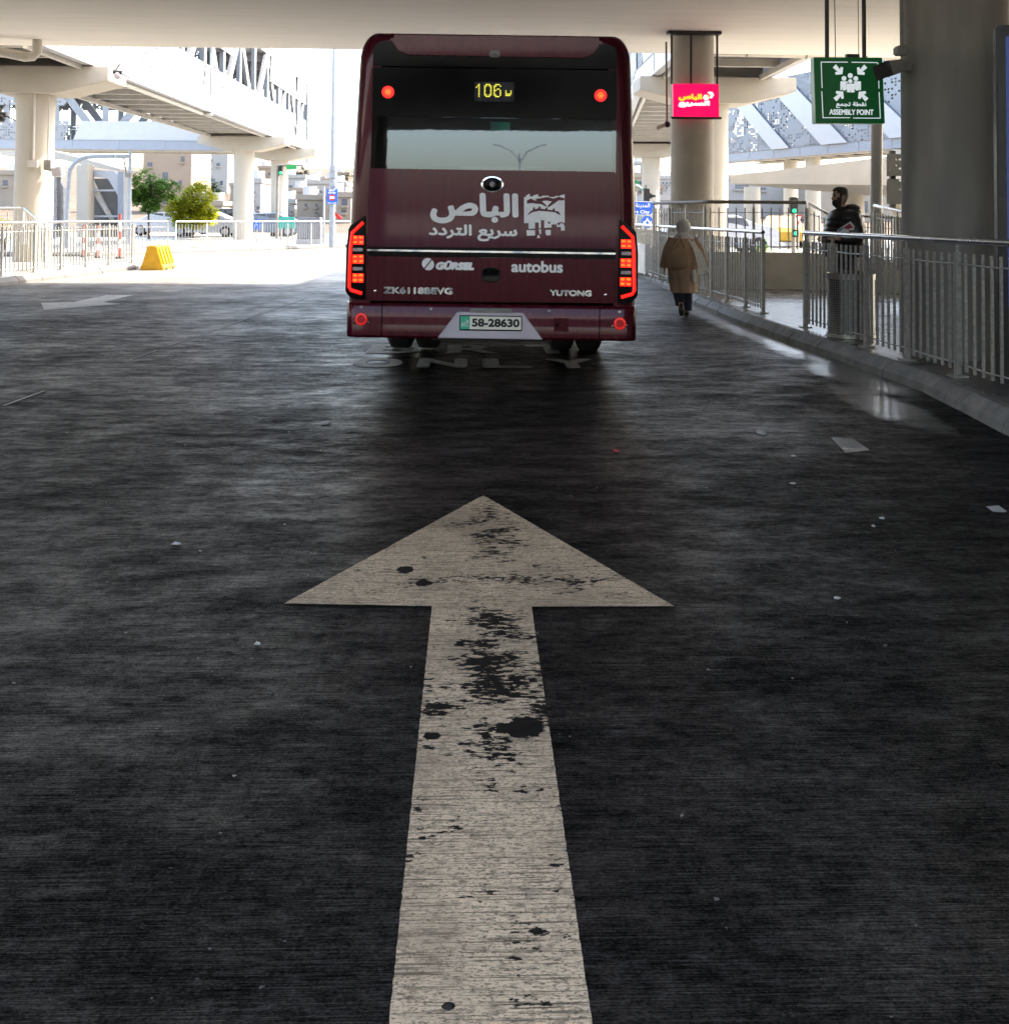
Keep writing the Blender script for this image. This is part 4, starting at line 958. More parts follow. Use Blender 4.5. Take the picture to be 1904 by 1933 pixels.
for cx0, cx1 in ((248, 236), (570, 558)):
    a = c6(cx0, 488); x = a[0]; b = MB(); b.tube([(x, AY + .06, a[1]), (x, AY + .06, DECK_Z)], .022, 10); b.build('hanging_rod', M['black'], t, smooth=True)
x0, z0 = c6(412, 488); x1, z1 = c6(522, 472); flat('junction_box', [(x0, z0), (x1, z0), (x1, z1 + .015), (x0, z1 + .015)], AY + .03, .06, M['black'], t)
a = c6(318, 486); b = MB(); b.tube([(a[0], AY + .05, a[1]), (c6(300, 0)[0], AY + .05, DECK_Z)], .005, 5); a = c6(520, 440); b.tube([(a[0], AY + .05, a[1] - .05), (c6(505, 0)[0], AY + .05, DECK_Z)], .004, 5); b.build('cable', M['black'], t)
# floodlight on the right column
FY = 10.55; cf_ = lambda x, y: (lambda p: (p.x, p.z))(W((2000 + x / 3.452) / 1.32458, y / 3.452 / 1.32458, FY))
t = thing('floodlight', 'square grey floodlight bracketed to the left side of the thick dark column', 'floodlight', (C2.x - .55, FY, 3.2))
b = MB(); b.prism([(x, FY - .12, z) for x, z in (cf_(580, 590), cf_(706, 536), cf_(748, 660), cf_(622, 714))], (.05, .06, .02)); b.build('lamp_face', mat('unlit_lamp_glass', (.04, .035, .035), .2), t, bevel=.006)
b = MB(); b.prism([(x, FY - .08, z) for x, z in (cf_(706, 532), cf_(880, 512), cf_(890, 612), cf_(750, 662))], (.02, .14, .0)); b.build('housing', mat('floodlight_grey', (.17, .165, .15), .6, var=.2, sc=20, bmp=.3), t, bevel=.01)
b = MB(); a = cf_(880, 560); c_ = cf_(958, 575); b.bar((a[0], FY, a[1]), (c_[0], FY, c_[1]), .05, .09); b.build('bracket', M['grey_box'], t, bevel=.008)
a, c_ = cf_(815, 480), cf_(905, 400); b = MB(); b.box((a[0], FY - .1, a[1]), (c_[0], FY + .05, c_[1])); b.build('junction_box', M['grey_box'], t, bevel=.015)
a, c_ = cf_(868, 400), cf_(862, 0); b = MB(); b.tube([(a[0], FY - .02, a[1]), (a[0] - .005, FY - .02, DECK_Z)], .018, 8); b.tube([(a[0] + .06, FY - .02, a[1]), (a[0] + .055, FY - .02, DECK_Z)], .012, 8); b.build('conduit', M['grey_box'], t, smooth=True)
# information totem at the right edge
t = thing('info_totem', 'tall black information screen with a blue display cut by the right picture edge', 'screen', (0, 0, .15))
KY = 8.9; a = W(1876, 200, KY); kx = a.x + .02; kt = W(1880, 47, KY).z
b = MB(); b.prism([(kx, KY, .15), (kx + 1.0, KY - .35, .15), (kx + 1.0, KY - .35, kt), (kx, KY, kt)], (.07, .2, 0)); b.build('casing', M['black'], t, bevel=.012)
b = MB(); b.add([(kx + .07, KY - .0275, .8), (kx + .93, KY - .3285, .8), (kx + .93, KY - .3285, kt - .10), (kx + .07, KY - .0275, kt - .10)], [(0, 1, 2, 3)]); b.build('screen', emis('lit_blue_screen', (.01, .05, .35), .05), t)
t.location = (kx, KY, .15)
for c in kids(t): c.matrix_parent_inverse = Matrix.Translation((-kx, -KY, -.15))
# floodlight and small lamp on the left pier
for nm, lb, pxs, D in (('floodlight', 'pale box floodlight on the cream column at the left', (105, 322, 24, 20), 30.1), ('floodlight', 'small round lamp on the tip of the left cap beam', (222, 142, 15, 12), 29.3), ('cctv_camera', 'dark dome camera hanging at the left picture edge', (3, 222, 10, 14), 26.5)):
    p = W(pxs[0], pxs[1], D); k = D / 2000; t = thing(nm, lb, 'camera' if 'cctv' in nm else 'floodlight', p)
    if 'box' in lb:
        b = MB(); b.prism([p + Vector((u * k, 0, v * k)) for u, v in ((-10, 4), (10, 8), (12, -8), (-6, -12))], (0, .25, 0)); b.build('housing', M['white'], t, bevel=.02)
        b = MB(); b.prism([p + Vector((u * k, -.01, v * k)) for u, v in ((-3, 3), (7, 5), (8, -5), (-1, -8))], (0, .03, 0)); b.build('lamp_face', M['clear_lens'], t)
        b = MB(); b.bar(p + Vector((-8 * k, .1, 2 * k)), p + Vector((-.33, .1, .08)), .12, .1); b.box((p.x - .34, p.y, p.z + .05), (p.x - .14, p.y + .15, p.z + .3)); b.build('bracket', M['grey_box'], t)
        b = MB(); b.tube([(p.x - .24, p.y + .05, p.z + .3), (p.x - .24, p.y + .05, 4.9)], .03, 8); b.build('conduit', M['beam_pale'], t)
        q_ = W(62, 300, 30.02); b = MB(); b.tube([(q_.x, 30.05, 3.0), (q_.x, 30.05, 4.9)], .035, 8); b.box((q_.x - .14, 29.98, 2.8), (q_.x + .14, 30.1, 3.0)); b.build('conduit', M['beam_pale'], t)
    else:
        MB().ball(p, .1, 12, 8, (1, 1, 1.1)).build('lamp_bowl' if 'lamp' in lb else 'dome', M['black'] if 'cctv' in nm else M['clear_lens'], t, smooth=True)
        b = MB(); b.tube([p + Vector((-.12, 0, .1)), p + Vector((.12, 0, .08))], .06, 10); b.bar(p + Vector((-.1, .05, .1)), p + Vector((-.05, .3, .35)), .04); b.bar(p + Vector((.1, 0, .05)), p + Vector((.3, .1, -.05)), .03); b.build('mount', M['black'], t)

# ------------------------------------------------------------------ left-hand street things
# yellow water-filled barrier
M['yellow'] = mat('yellow_plastic', (.62, .33, .01), .45, var=.14, sc=6, dirt=(.50, .25, .02))
A, Bq = G(354/1.3246, 511), G(433/1.3246, 508)
A = G(267, 510); Bq = G(328, 508)
t = thing('road_barrier', 'yellow plastic water-filled road barrier at the end of the left kerb', 'barrier', (A.x, A.y, 0))
hh = W(290, 464, A.y).z
ax = (Bq - G(306, 511)).normalized(); ax = Vector((.0, 1.0, 0)); nn = Vector((ax.y, -ax.x, 0))
c0 = G(286, 510); Lb = 1.2
prof = ((-.31, 0), (.31, 0), (.31, .10), (.27, .14), (.12, hh), (-.12, hh), (-.27, .14), (-.31, .10))
b = MB(); b.prism([c0 + nn * u + Vector((0, 0, v)) for u, v in prof], ax * Lb); b.build('barrier_body', M['yellow'], t, bevel=.015)
for i in range(4):
    s = .10 + i * .29; b = MB(); b.prism([c0 + ax * s + nn * u + Vector((0, 0, v)) for u, v in ((.25, .16), (.32, .16), (.17, hh - .03), (.11, hh - .03))], ax * .11); b.build('rib', M['yellow'], t, bevel=.01)
for i in range(2):
    s = .2 + i * .6; b = MB(); b.prism([c0 + ax * s + nn * u + Vector((0, 0, v)) for u, v in ((.315, .005), (.318, .005), (.318, .07), (.315, .07))], ax * .22); b.build('fork_slot', M['dull_black'], t)
# red and white delineator posts
M['red_band'] = mat('red_band', (.34, .045, .03), .4); M['white_band'] = mat('white_band', (.75, .75, .75), .4)
proto = None
for i, (px, yb, yt, D, lb) in enumerate(((157, 497, 471, 33.5, 'red and white delineator post, leftmost of the three behind the left railing'), (184, 498, 470, 33, 'red and white delineator post, middle one of the three behind the left railing'), (225, 497, 458, 32.5, 'tallest red and white delineator post, nearest the yellow barrier'))):
    p = W(px, 480, D)
    if not proto:
        t = thing('delineator_post', lb, 'delineator', (0, 0, 0), 'delineator posts behind the left railing'); proto = t
        b = MB(); cyl(b, (0, 0), .1, 0, .05, 16); b.build('base', M['dull_black'], t)
        for k in range(5):
            b = MB(); cyl(b, (0, 0), .04, .05 + k * .19, .05 + (k + 1) * .19, 14); b.build('band', M['red_band'] if k % 2 == 0 else M['white_band'], t, smooth=True)
    else: t = copy_tree(proto); t['label'] = lb
    t.location = (p.x, p.y, .15); t.scale = (1, 1, 1.35 if i == 2 else 1)
# lamps, poles and signs
def pole(name, label, cat, px, Y, base, ytop, r0, r1, m=M['galv'], group=None):
    p = W(px, 440, Y); q = W(px + (440 - ytop) * .011, ytop, Y); t = thing(name, label, cat, (p.x, Y, base), group)
    b = MB(); b.tube([(p.x, Y, base), (q.x, Y, q.z)], [r0, r1], 12); b.build('pole', m, t, smooth=True); return t, p, q
M['pole'] = mat('pole_grey', (.30, .33, .36), .5, var=.1, sc=6)
t, p, q = pole('sign_pole', 'very tall grey pole carrying a blue bus lane sign left of the bus', 'pole', 627, 47.0, .1, -60, .14, .06, M['pole'])
for yy in (347, 318, 330): 
    a = W(629, yy, 47); b = MB(); b.tube([a + Vector((0, 0, -.12)), a + Vector((0, 0, .12))], .17, 10); b.build('clamp', M['pole'], t)
t = thing('lane_sign', 'blue rectangular sign with a no entry symbol on the tall grey pole', 'sign', W(627, 371, 46.8))
SY = 46.8; cs = lambda x, y: (lambda p_: (p_.x, p_.z))(W(x, y, SY))
M['blue'] = mat('sign_blue', (.015, .12, .55), .4, var=.05); M['redd'] = mat('sign_red', (.6, .015, .02), .4)
x0, z0 = cs(616.5, 385); x1, z1 = cs(637, 356.5); pn = flat('sign_plate', [(x0, z0), (x1, z0), (x1, z1), (x0, z1)], SY, .04, M['blue'], t)
SY -= .004; w_ = x1 - x0; h_ = z1 - z0
b = MB(); lettering(b, 'BRT', lambda u, v, d: (u, SY - d, v), x0 + w_*.2, x1 - w_*.2, z1 - h_*.15, z1 - h_*.03, bold=.006); b.build('lettering', M['decal'], pn, fix=False); b = MB(); lettering(b, 'Only', lambda u, v, d: (u, SY - d, v), x0 + w_*.12, x1 - w_*.15, z1 - h_*.33, z1 - h_*.18, bold=.006); b.build('lettering', M['decal'], pn, fix=False)
b = MB(); cx, cz = (x0 + x1) / 2, z0 + h_ * .44; b.add([(cx + w_*.3*math.cos(k*math.pi/14), SY, cz + w_*.3*math.sin(k*math.pi/14)) for k in range(28)], [tuple(range(28))]); b.build('no_entry_disc', M['redd'], pn, fix=False)
b = MB(); b.add([(cx - w_*.22, SY - .003, cz - .06), (cx + w_*.22, SY - .003, cz - .06), (cx + w_*.22, SY - .003, cz + .06), (cx - w_*.22, SY - .003, cz + .06)], [(0,1,2,3)]); b.build('white_bar', M['decal'], pn, fix=False)
b = MB(); lettering(b, '\uFEC2\uFED8\uFED3 \uFEB9\uFE8E\uFE92\uFEDF\u0627', lambda u, v, d: (u, SY - d, v), x0 + w_*.1, x1 - w_*.1, z0 + h_*.03, z0 + h_*.14, bold=.003); b.build('lettering', M['decal'], pn, fix=False)
t, p, q = pole('sign_pole', 'thin pale pole standing left of the tall pole with the blue sign', 'pole', 611, 49.0, .1, 352, .05, .04, M['white'])
t = thing('flag', 'small red flag on the tall grey pole', 'flag', W(636, 409, 46.9)); pA = W(632, 402, 46.9)
b = MB(); b.add([W(632, 400, 46.9), W(638, 404, 46.85), W(646, 410, 46.95), W(645, 414, 46.9), W(637, 413, 46.95), W(632, 407, 46.9)], [tuple(range(6))]); o = b.build('flag_cloth', M['redd'], t, fix=False)
b = MB(); b.bar(W(628, 401, 46.95), W(634, 400, 46.95), .03); b.build('flag_stick', M['galv'], t)
# curved street lamp
Y = 44; t = thing('street_lamp', 'grey street lamp with a curved arm behind the left railing', 'street lamp', (W(126, 430, Y).x, Y, .1))
cv = [W(x, y, Y) for x, y in ((124, 480), (127, 400), (131, 329), (135, 316), (143, 306), (156, 298.5), (175, 295.5), (215, 294.5))]
cv[0].z = .1; b = MB(); b.tube(smooth_poly(cv, 4), .085, 10); b.build('pole', M['pole'], t, smooth=True)
b = MB(); a = W(215, 294, Y); b.ball(a + Vector((.35, 0, -.02)), .3, 12, 6, (1.3, .5, .35)); b.build('lamp_head', M['pole'], t, smooth=True)
t, p, q = pole('camera_pole', 'slim grey pole with a small camera arm beside the stair tower', 'pole', 244, 48, .1, 285, .10, .07, M['pole'])
a = W(238, 330, 48); b = MB(); b.bar(a, a + Vector((.25, 0, .0)), .3, .2); b.bar(a + Vector((0, 0, .1)), W(233, 295, 48), .05); b.build('camera_arm', M['grey_box'], t)
# stair tower between the left columns
t = thing('stair_tower', 'grey enclosed stair flight with a white folded panel between the far left columns', 'stairs', W(195, 430, 52) * Vector((1, 1, 0)))
w5 = lambda x, y, D=52: W(x, y, D)
cr = lambda x, y: (x / 2.929 / 1.32458, (60 + y / 2.929) / 1.32458)
M['stairgrey'] = mat('stair_soffit', (.17, .165, .155), .7, var=.15, sc=2); M['louvre'] = mat('louvre_grey', (.30, .30, .30), .5, var=.2, sc=4)
def wpoly(pts, D, d, name, m, parent):
    b = MB(); b.prism([W(*cr(x, y), D) for x, y in pts], (0, d, 0)); return b.build(name, m, parent)
wpoly([(645, 1130), (790, 1130), (862, 1260), (862, 1560), (645, 1560)], 53, 1.0, 'stair_wall', M['stairgrey'], t)
wpoly([(645, 1118), (660, 1118), (835, 1455), (815, 1455), (645, 1180)], 52.6, .3, 'stair_stringer', M['beam_pale'], t)
wpoly([(690, 1065), (830, 1075), (862, 1110), (862, 1250), (790, 1130), (690, 1118)], 52.3, .3, 'folded_panel', M['white'], t)
wpoly([(862, 1080), (905, 1080), (905, 1560), (862, 1560)], 52.2, .8, 'end_post', M['bluegrey'], t)
for y in (1210, 1400): wpoly([(645, y), (862, y), (862, y + 14), (645, y + 14)], 52.4, .15, 'landing_rail', M['white'], t)
wpoly([(560, 1030), (642, 1030), (642, 1560), (560, 1560)], 51.6, .9, 'tower_column', M['concrete'], t)
t = thing('ramp_slab', 'cream sloping concrete slab above the stair tower at the far left', 'ramp', W(150, 320, 56) * Vector((1, 1, 0)))
wpoly([(0, 960), (385, 975), (640, 1040), (880, 1080), (880, 1062), (640, 990), (385, 925), (0, 925)], 55, 3.0, 'slab', M['concrete'], t)
t = thing('louvre_wall', 'grey louvred wall behind the cream column at left', 'wall', W(140, 400, 48) * Vector((1, 1, 0)))
for k in range(26): wpoly([(372, 1110 + k * 18), (410, 1112 + k * 18), (410, 1122 + k * 18), (372, 1120 + k * 18)], 47.9, .1, 'slat', M['louvre'], t) if k % 13 == 0 else None
b = MB()
for k in range(26): b.prism([W(*cr(x, y), 47.7) for x, y in ((372, 1110 + k * 18), (410, 1112 + k * 18), (410, 1122 + k * 18), (372, 1120 + k * 18))], (0, .1, 0))
b.build('louvre_slats', M['louvre'], t)
wpoly([(372, 1105), (412, 1105), (465, 1200), (465, 1560), (372, 1560)], 48.1, .3, 'wall_panel', M['louvre'], t)
wpoly([(410, 1110), (440, 1110), (440, 1560), (410, 1560)], 48.0, .1, 'door_leaf', M['stairgrey'], t)
# cabinet and board on the far pavement
t = thing('utility_cabinet', 'pale grey double-door utility cabinet behind the far railing', 'cabinet', W(582, 463, 49.3) * Vector((1, 1, 0)))
(a, b_) = W(560, 463, 49.3), W(604, 410, 49.3)
b = MB(); b.box((a.x, 49.3, .1), (b_.x, 50.1, b_.z)); b.build('housing', mat('cabinet_grey', (.17, .18, .20), .5, var=.06), t, bevel=.02)
for k in (0, 1):
    u0 = a.x + .05 + k * (b_.x - a.x) / 2; b = MB(); b.box((u0, 49.28, .42), (u0 + (b_.x - a.x) / 2 - .1, 49.305, b_.z - .08)); b.build('door', mat('cabinet_door', (.20, .21, .23), .5, var=.06), t, bevel=.006)
b = MB(); b.box((a.x - .03, 49.25, .1), (b_.x + .03, 49.29, .38)); b.build('plinth', M['white'], t)
t = thing('hoarding_board', 'turquoise board standing behind the far railing', 'board', W(540, 430, 56) * Vector((1, 1, 0)))
(a, b_) = W(525, 431, 56), W(556, 409, 56); b = MB(); b.box((a.x, 56, a.z), (b_.x, 56.06, b_.z)); b.build('panel', mat('turquoise', (.03, .30, .25), .5), t)
for u in (a.x + .1, b_.x - .15): b = MB(); b.box((u, 56.07, .1), (u + .08, 56.15, b_.z)); b.build('board_leg', M['galv'], t)
t, p, q = pole('sign_pole', 'small blue square sign on a thin post between the two far columns', 'sign', 485, 50, .1, 415, .03, .03)
(a, b_) = W(477, 432, 49.9), W(490, 414, 49.9); b = MB(); b.box((a.x, 49.9, a.z), (b_.x, 49.93, b_.z)); b.build('sign_plate', M['blue'], t)
cx_, cz_ = (a.x + b_.x) / 2, (a.z + b_.z) / 2; b = MB(); b.ball((cx_, 49.895, cz_ + .12), .05, 8, 6, (1, .1, 1)); b.bar((cx_, 49.895, cz_ + .05), (cx_ - .06, 49.895, cz_ - .16), .05, .006); b.bar((cx_, 49.895, cz_ + .05), (cx_ + .07, 49.895, cz_ - .15), .04, .006); b.build('walker_symbol', M['decal'], t)
t, p, q = pole('traffic_light', 'overhead traffic signal arm with a green lamp beside the farthest column', 'traffic light', 523, 60, .1, 312, .09, .08, M['grey_box'])
b = MB(); b.tube([W(524, 313, 60), W(545, 311, 60), W(572, 312, 60)], .07, 8); b.build('mast_arm', M['grey_box'], t, smooth=True)
(a, b_) = W(526, 330, 59.8), W(533, 312, 59.8); b = MB(); b.box((a.x, 59.8, a.z), (b_.x, 60.0, b_.z)); sg = b.build('signal_head', M['dull_black'], t)
M['lit_green'] = emis('lit_green_lamp', (.0, .9, .45), .18)
MB().ball(W(529.5, 326, 59.75), .1, 10, 6).build('green_lamp', M['lit_green'], sg); 
b = MB(); b.box((W(540, 316, 59.9).x, 59.9, W(540, 319, 59.9).z), (W(560, 311, 59.9).x, 59.95, W(540, 311, 59.9).z)); b.build('name_board', mat('board_green', (.01, .30, .08), .4), t)

# ------------------------------------------------------------------ trees
def leafmat(name, a, b_): 
    m, t, b = newmat(name); oi = N(t, 'TexCoord'); wn_ = N(t, 'TexNoise'); wn_.inputs['Scale'].default_value = 1.7; wn_.inputs['Detail'].default_value = 3; t.links.new(oi.outputs['Object'], wn_.inputs['Vector'])
    g = N(t, 'NewGeometry'); c = mixc(t, mapr(t, wn_.outputs['Fac'], .35, .65, 0, 1), a, b_); c2 = mixc(t, mapr(t, g.outputs['Random Per Island'], 0, 1, 0, .55), c, tuple(x * .6 for x in a))
    t.links.new(c2, b.inputs['Base Color']); b.inputs['Roughness'].default_value = .55; b.inputs['Specular IOR Level'].default_value = .25
    tl = N(t, 'BsdfTranslucent'); t.links.new(c2, tl.inputs[0]); mx = N(t, 'MixShader'); mx.inputs[0].default_value = .62; t.links.new(b.outputs[0], mx.inputs[1]); t.links.new(tl.outputs[0], mx.inputs[2]); t.links.new(mx.outputs[0], t.nodes['Material Output'].inputs[0])
    return m
M['leaf_a'] = leafmat('leaf_green', (.12, .26, .05), (.20, .32, .07)); M['leaf_b'] = leafmat('leaf_yellow_green', (.34, .40, .03), (.55, .52, .04)); M['leaf_c'] = leafmat('leaf_dark', (.022, .042, .026), (.04, .06, .032))
M['bark'] = mat('bark', (.10, .07, .05), .9, var=.3, sc=12, bmp=.4)
def tree(label, base, h, crown, n, lm, leaf=.16, trunk=.09, name='tree', group=None, limbs=7, cat='tree', droop=.4):
    # crown: list of blobs (dx, dy, z, rx, ry, rz)
    base = Vector(base); t = thing(name, label, cat, base, group); rnd = random.Random(len(label) * 13 + int(h * 10)); b = MB()
    top = max(c[2] + c[5] for c in crown) ; mid = min(c[2] - c[5] * .6 for c in crown)
    ps = [base + Vector((rnd.uniform(-.06, .06) * k, rnd.uniform(-.06, .06) * k, h * .85 * k / 5)) for k in range(6)]
    b.tube(ps, [trunk * (1 - .15 * k) for k in range(6)], 10)
    for k in range(limbs):
        c = crown[k % len(crown)]; e_ = base + Vector((c[0] + rnd.uniform(-.6, .6) * c[3], c[1] + rnd.uniform(-.6, .6) * c[4], c[2] + rnd.uniform(-.4, .6) * c[5]))
        s_ = ps[rnd.randint(2, 4)]; m_ = (s_ + e_) / 2 + Vector((0, 0, -.12 * h * .3)); b.tube([s_, m_, e_], [trunk * .45, trunk * .3, trunk * .1], 6)
    b.build('trunk', M['bark'], t, smooth=True)
    b = MB()
    per = n // len(crown)
    for c in crown:
        clus = [(Vector((rnd.gauss(0, 1), rnd.gauss(0, 1), rnd.gauss(0, 1))).normalized() * rnd.uniform(.45, 1.0)) for _ in range(max(5, per // 34))]
        for cv_ in clus:
            cc = base + Vector((c[0] + cv_.x * c[3], c[1] + cv_.y * c[4], c[2] + cv_.z * c[5])); cr_ = rnd.uniform(.16, .32) * (c[3] + c[5]) * .62
            for _ in range(34):
                v = Vector((rnd.gauss(0, .5), rnd.gauss(0, .5), rnd.gauss(0, .38))) * cr_
                p = cc + v; a = rnd.uniform(0, 2 * math.pi); tl = rnd.uniform(-droop - .6, .5)
                u = Vector((math.cos(a), math.sin(a), tl)).normalized(); w = Vector((-math.sin(a), math.cos(a), rnd.uniform(-.5, .5))).normalized()
                l = leaf * rnd.uniform(.6, 1.4); ww = l * rnd.uniform(.28, .45)
                b.add([p, p + u * l * .5 + w * ww * .5, p + u * l, p + u * l * .5 - w * ww * .5], [(0, 1, 2, 3)])
    b.build('crown', lm, t, fix=False); return t
p = W(281, 440, 58); tree('young green tree with an open two-lobed crown behind the yellow barrier', (p.x, 58, .1), 3.9, [(-.35, 0, 3.0, .85, .8, .85), (.75, .2, 2.75, .75, .7, .6), (.1, 0, 1.9, .6, .5, .45), (-.6, .1, 2.4, .5, .5, .5)], 5200, M['leaf_a'], .24, .07)
p = W(362, 440, 60); tree('broad yellow-green bushy tree left of the two far columns', (p.x, 60, .1), 3.2, [(.45, 0, 2.45, .9, .8, .85), (-.55, 0, 1.75, .9, .8, .75), (.6, .1, 1.3, .8, .7, .7), (-.2, 0, 1.1, .9, .7, .6)], 9000, M['leaf_b'], .22, .08)
p = W(470/1.32, 440, 60)
def hpoint(px, py, Y): q_ = W(px, py, Y); return Vector((q_.x, Y, hz(q_.x, Y)))
for px, Y, w_, hgt, lb in ((375, 150, 3.2, 7.5, 'dark green conifer in front of the hillside flats'), (392, 150, 2.6, 5.0, 'low dark shrub tree right of the hillside conifer')):
    q_ = W(px, 340, Y); zt_ = W(px, 315 if hgt > 6 else 335, Y).z; tree(lb, (q_.x, Y, zt_ - hgt), hgt, [(0, 0, hgt * .45, w_, w_ * .7, hgt * .4), (0, 0, hgt * .75, w_ * .6, w_ * .5, hgt * .28)], 900, M['leaf_c'], .7, .2)
for i, (px, yt) in enumerate(((546, 318), (553, 322), (561, 320), (569, 315), (577, 319), (584, 317), (592, 324), (601, 327))):
    q_ = W(px, yt, 210); hgt = 7.5 - abs(i - 3.5) * .5; nms = ('leftmost cypress', 'second cypress from the left', 'third cypress from the left', 'tallest cypress', 'cypress just right of the tallest one', 'third cypress from the right', 'second cypress from the right', 'rightmost low cypress')
    tree(nms[i] + ' in the dark row on the skyline', (q_.x, 210, q_.z - hgt), hgt, [(0, 0, hgt * .4, 1.2, 1.1, hgt * .38), (0, 0, hgt * .72, .75, .7, hgt * .28)], 500, M['leaf_c'], .6, .18, name='cypress_tree', group='cypress row on the skyline', limbs=2)
q_ = W(652, 340, 170); tree('grey-green round tree on the skyline beside the bus', (q_.x, 170, q_.z - 4.5), 7, [(0, 0, 4.6, 2.6, 2.4, 2.2), (-1.5, 0, 3.6, 1.4, 1.4, 1.2)], 1100, M['leaf_c'], .5, .2)
q_ = W(18, 420, 36); tree('clipped green hedge shrub behind the far left railing', (W(8, 430, 40).x, 40, .1), 1.1, [(0, 0, .7, .9, .5, .5), (-1.2, 0, .65, .9, .5, .5)], 900, M['leaf_b'], .12, .04, name='shrub', cat='shrub')
# ------------------------------------------------------------------ houses on the hillside
M['stone'] = mat('pale_stone', (.26, .22, .17), .8, var=.08, sc=.6); M['stone2'] = mat('white_render', (.30, .285, .26), .8, var=.06, sc=.6); M['stone3'] = mat('peach_render', (.28, .21, .15), .8, var=.06, sc=.6)
M['pane'] = mat('dark_panes', (.08, .09, .11), .15, var=.3, sc=2); M['shade'] = mat('grey_shutters', (.22, .20, .19), .6)
def house(label, px0, px1, yb, yt, Y, m, wins, depth=9, roof=None, balc=()):
    a, b_ = W(px0, yb, Y), W(px1, yt, Y); t = thing('house', label, 'building', (a.x, Y, a.z)); k = Y / FPX
    w = MB().box((a.x, Y, min(a.z - 3, hz((a.x + b_.x)/2, Y))), (b_.x, Y + depth, b_.z)).build('wall', m, t)
    b = MB(); b.box((a.x - .15, Y - .15, b_.z + .003), (b_.x + .15, Y + .3, b_.z + .5)); b.box((a.x - .15, Y + .31, b_.z + .003), (a.x + .1, Y + depth, b_.z + .5)); b.box((b_.x - .1, Y + .31, b_.z + .003), (b_.x + .15, Y + depth, b_.z + .5)); b.build('roof_parapet', m, t)
    for x, y, w_, h_ in wins:
        q_ = W(x, y, Y); b = MB(); b.box((q_.x - w_ * k / 2, Y - .06, q_.z - h_ * k / 2), (q_.x + w_ * k / 2, Y + .05, q_.z + h_ * k / 2)); f_ = b.build('window', M['pane'], t)
        b = MB(); b.box((q_.x - w_ * k * .62, Y - .25, q_.z - h_ * k / 2 - .22), (q_.x + w_ * k * .62, Y - .002, q_.z - h_ * k / 2 - .02)); b.build('sill', m, f_)
    for x, y, w_, h_ in balc:
        q_ = W(x, y, Y); b = MB(); b.box((q_.x - w_ * k / 2, Y - 1.3, q_.z - h_ * k / 2), (q_.x + w_ * k / 2, Y - .01, q_.z + h_ * k / 2)); b.build('balcony', m, t)
    b = MB(); cx_ = a.x * .7 + b_.x * .3; b.tube([(cx_, Y + 3, b_.z), (cx_, Y + 3, b_.z + 1.4)], .7, 12); b.build('water_tank', M['white'], t)
    return t
house('peach apartment block with balconies and shuttered windows behind the young green tree', 268, 362, 425, 262, 120, M['stone3'], [(283, 355, 12, 6), (312, 332, 9, 14), (318, 355, 10, 8), (312, 380, 10, 10), (345, 300, 6, 10), (283, 310, 8, 8), (340, 345, 5, 9), (340, 375, 5, 9)], balc=[(312, 366, 26, 8), (312, 345, 26, 5)])
house('tall white flats on the hill above the yellow-green tree', 362, 430, 400, 268, 160, M['stone2'], [(378, 303, 6, 5), (398, 303, 6, 5), (412, 310, 6, 6), (402, 340, 7, 6), (418, 345, 5, 8), (385, 330, 5, 5), (412, 375, 8, 5)])
house('small white house between the two far columns', 470, 492, 420, 345, 115, M['stone2'], [(478, 363, 6, 5), (478, 380, 6, 5), (487, 392, 5, 6)])
house('cream house with an arched window below the cypress row', 527, 575, 385, 336, 150, M['stone2'], [(548, 352, 7, 5), (536, 355, 4, 5)])
house('white house with a round-topped doorway right of the cypress row', 572, 622, 384, 347, 140, M['stone2'], [(584, 360, 9, 8), (606, 362, 5, 5)])
house('long low cream house in front of the hillside', 560, 612, 408, 377, 105, M['stone'], [(577, 387, 4, 6), (597, 387, 4, 6), (597, 402, 6, 4)])
house('cream house with two dark windows beside the bus', 612, 662, 404, 372, 100, M['stone'], [(626, 388, 3, 6), (650, 381, 10, 12), (649, 398, 9, 5)])
house('pale stone house half hidden at the right edge of the bus', 1196, 1222, 440, 335, 110, M['stone'], [(1209, 345, 10, 6), (1209, 362, 8, 6), (1212, 392, 5, 6)])
house('cream villa with barred windows between the bus and the round column', 1222, 1268, 440, 378, 95, M['stone2'], [(1246, 391, 6, 8), (1236, 391, 4, 8), (1247, 407, 6, 6), (1258, 405, 5, 6)])
hs_ = [(438, 300, 340, 190, 26), (446, 352, 388, 140, 24), (468, 300, 345, 200, 24), (500, 318, 352, 185, 26), (508, 356, 392, 135, 26), (536, 340, 362, 175, 30), (600, 338, 356, 185, 26), (626, 342, 366, 165, 30), (640, 350, 372, 140, 26), (566, 362, 384, 128, 30), (542, 384, 408, 112, 28), (644, 330, 348, 200, 28), (372, 372, 402, 120, 30), (404, 388, 416, 110, 30), (1214, 310, 338, 180, 24), (1238, 356, 384, 130, 26), (1258, 338, 362, 160, 22)]
for i, (px, y0_, y1_, Y, wd_) in enumerate(hs_):
    rr_ = random.Random(i + 5); wn2 = [(px + (k - 1) * wd_ * .3, y0_ + (y1_ - y0_) * q_, wd_ * .13, (y1_ - y0_) * .16) for k in range(3) for q_ in (.3, .68) if rr_.random() < .75]
    o = house('small pale flat-roofed house among the stacked houses of the hillside', px - wd_ / 2, px + wd_ / 2, y1_, y0_, Y, (M['stone2'], M['stone'], M['stone2'], M['stone3'])[i % 4], wn2, depth=8); o['group'] = 'stacked hillside houses'
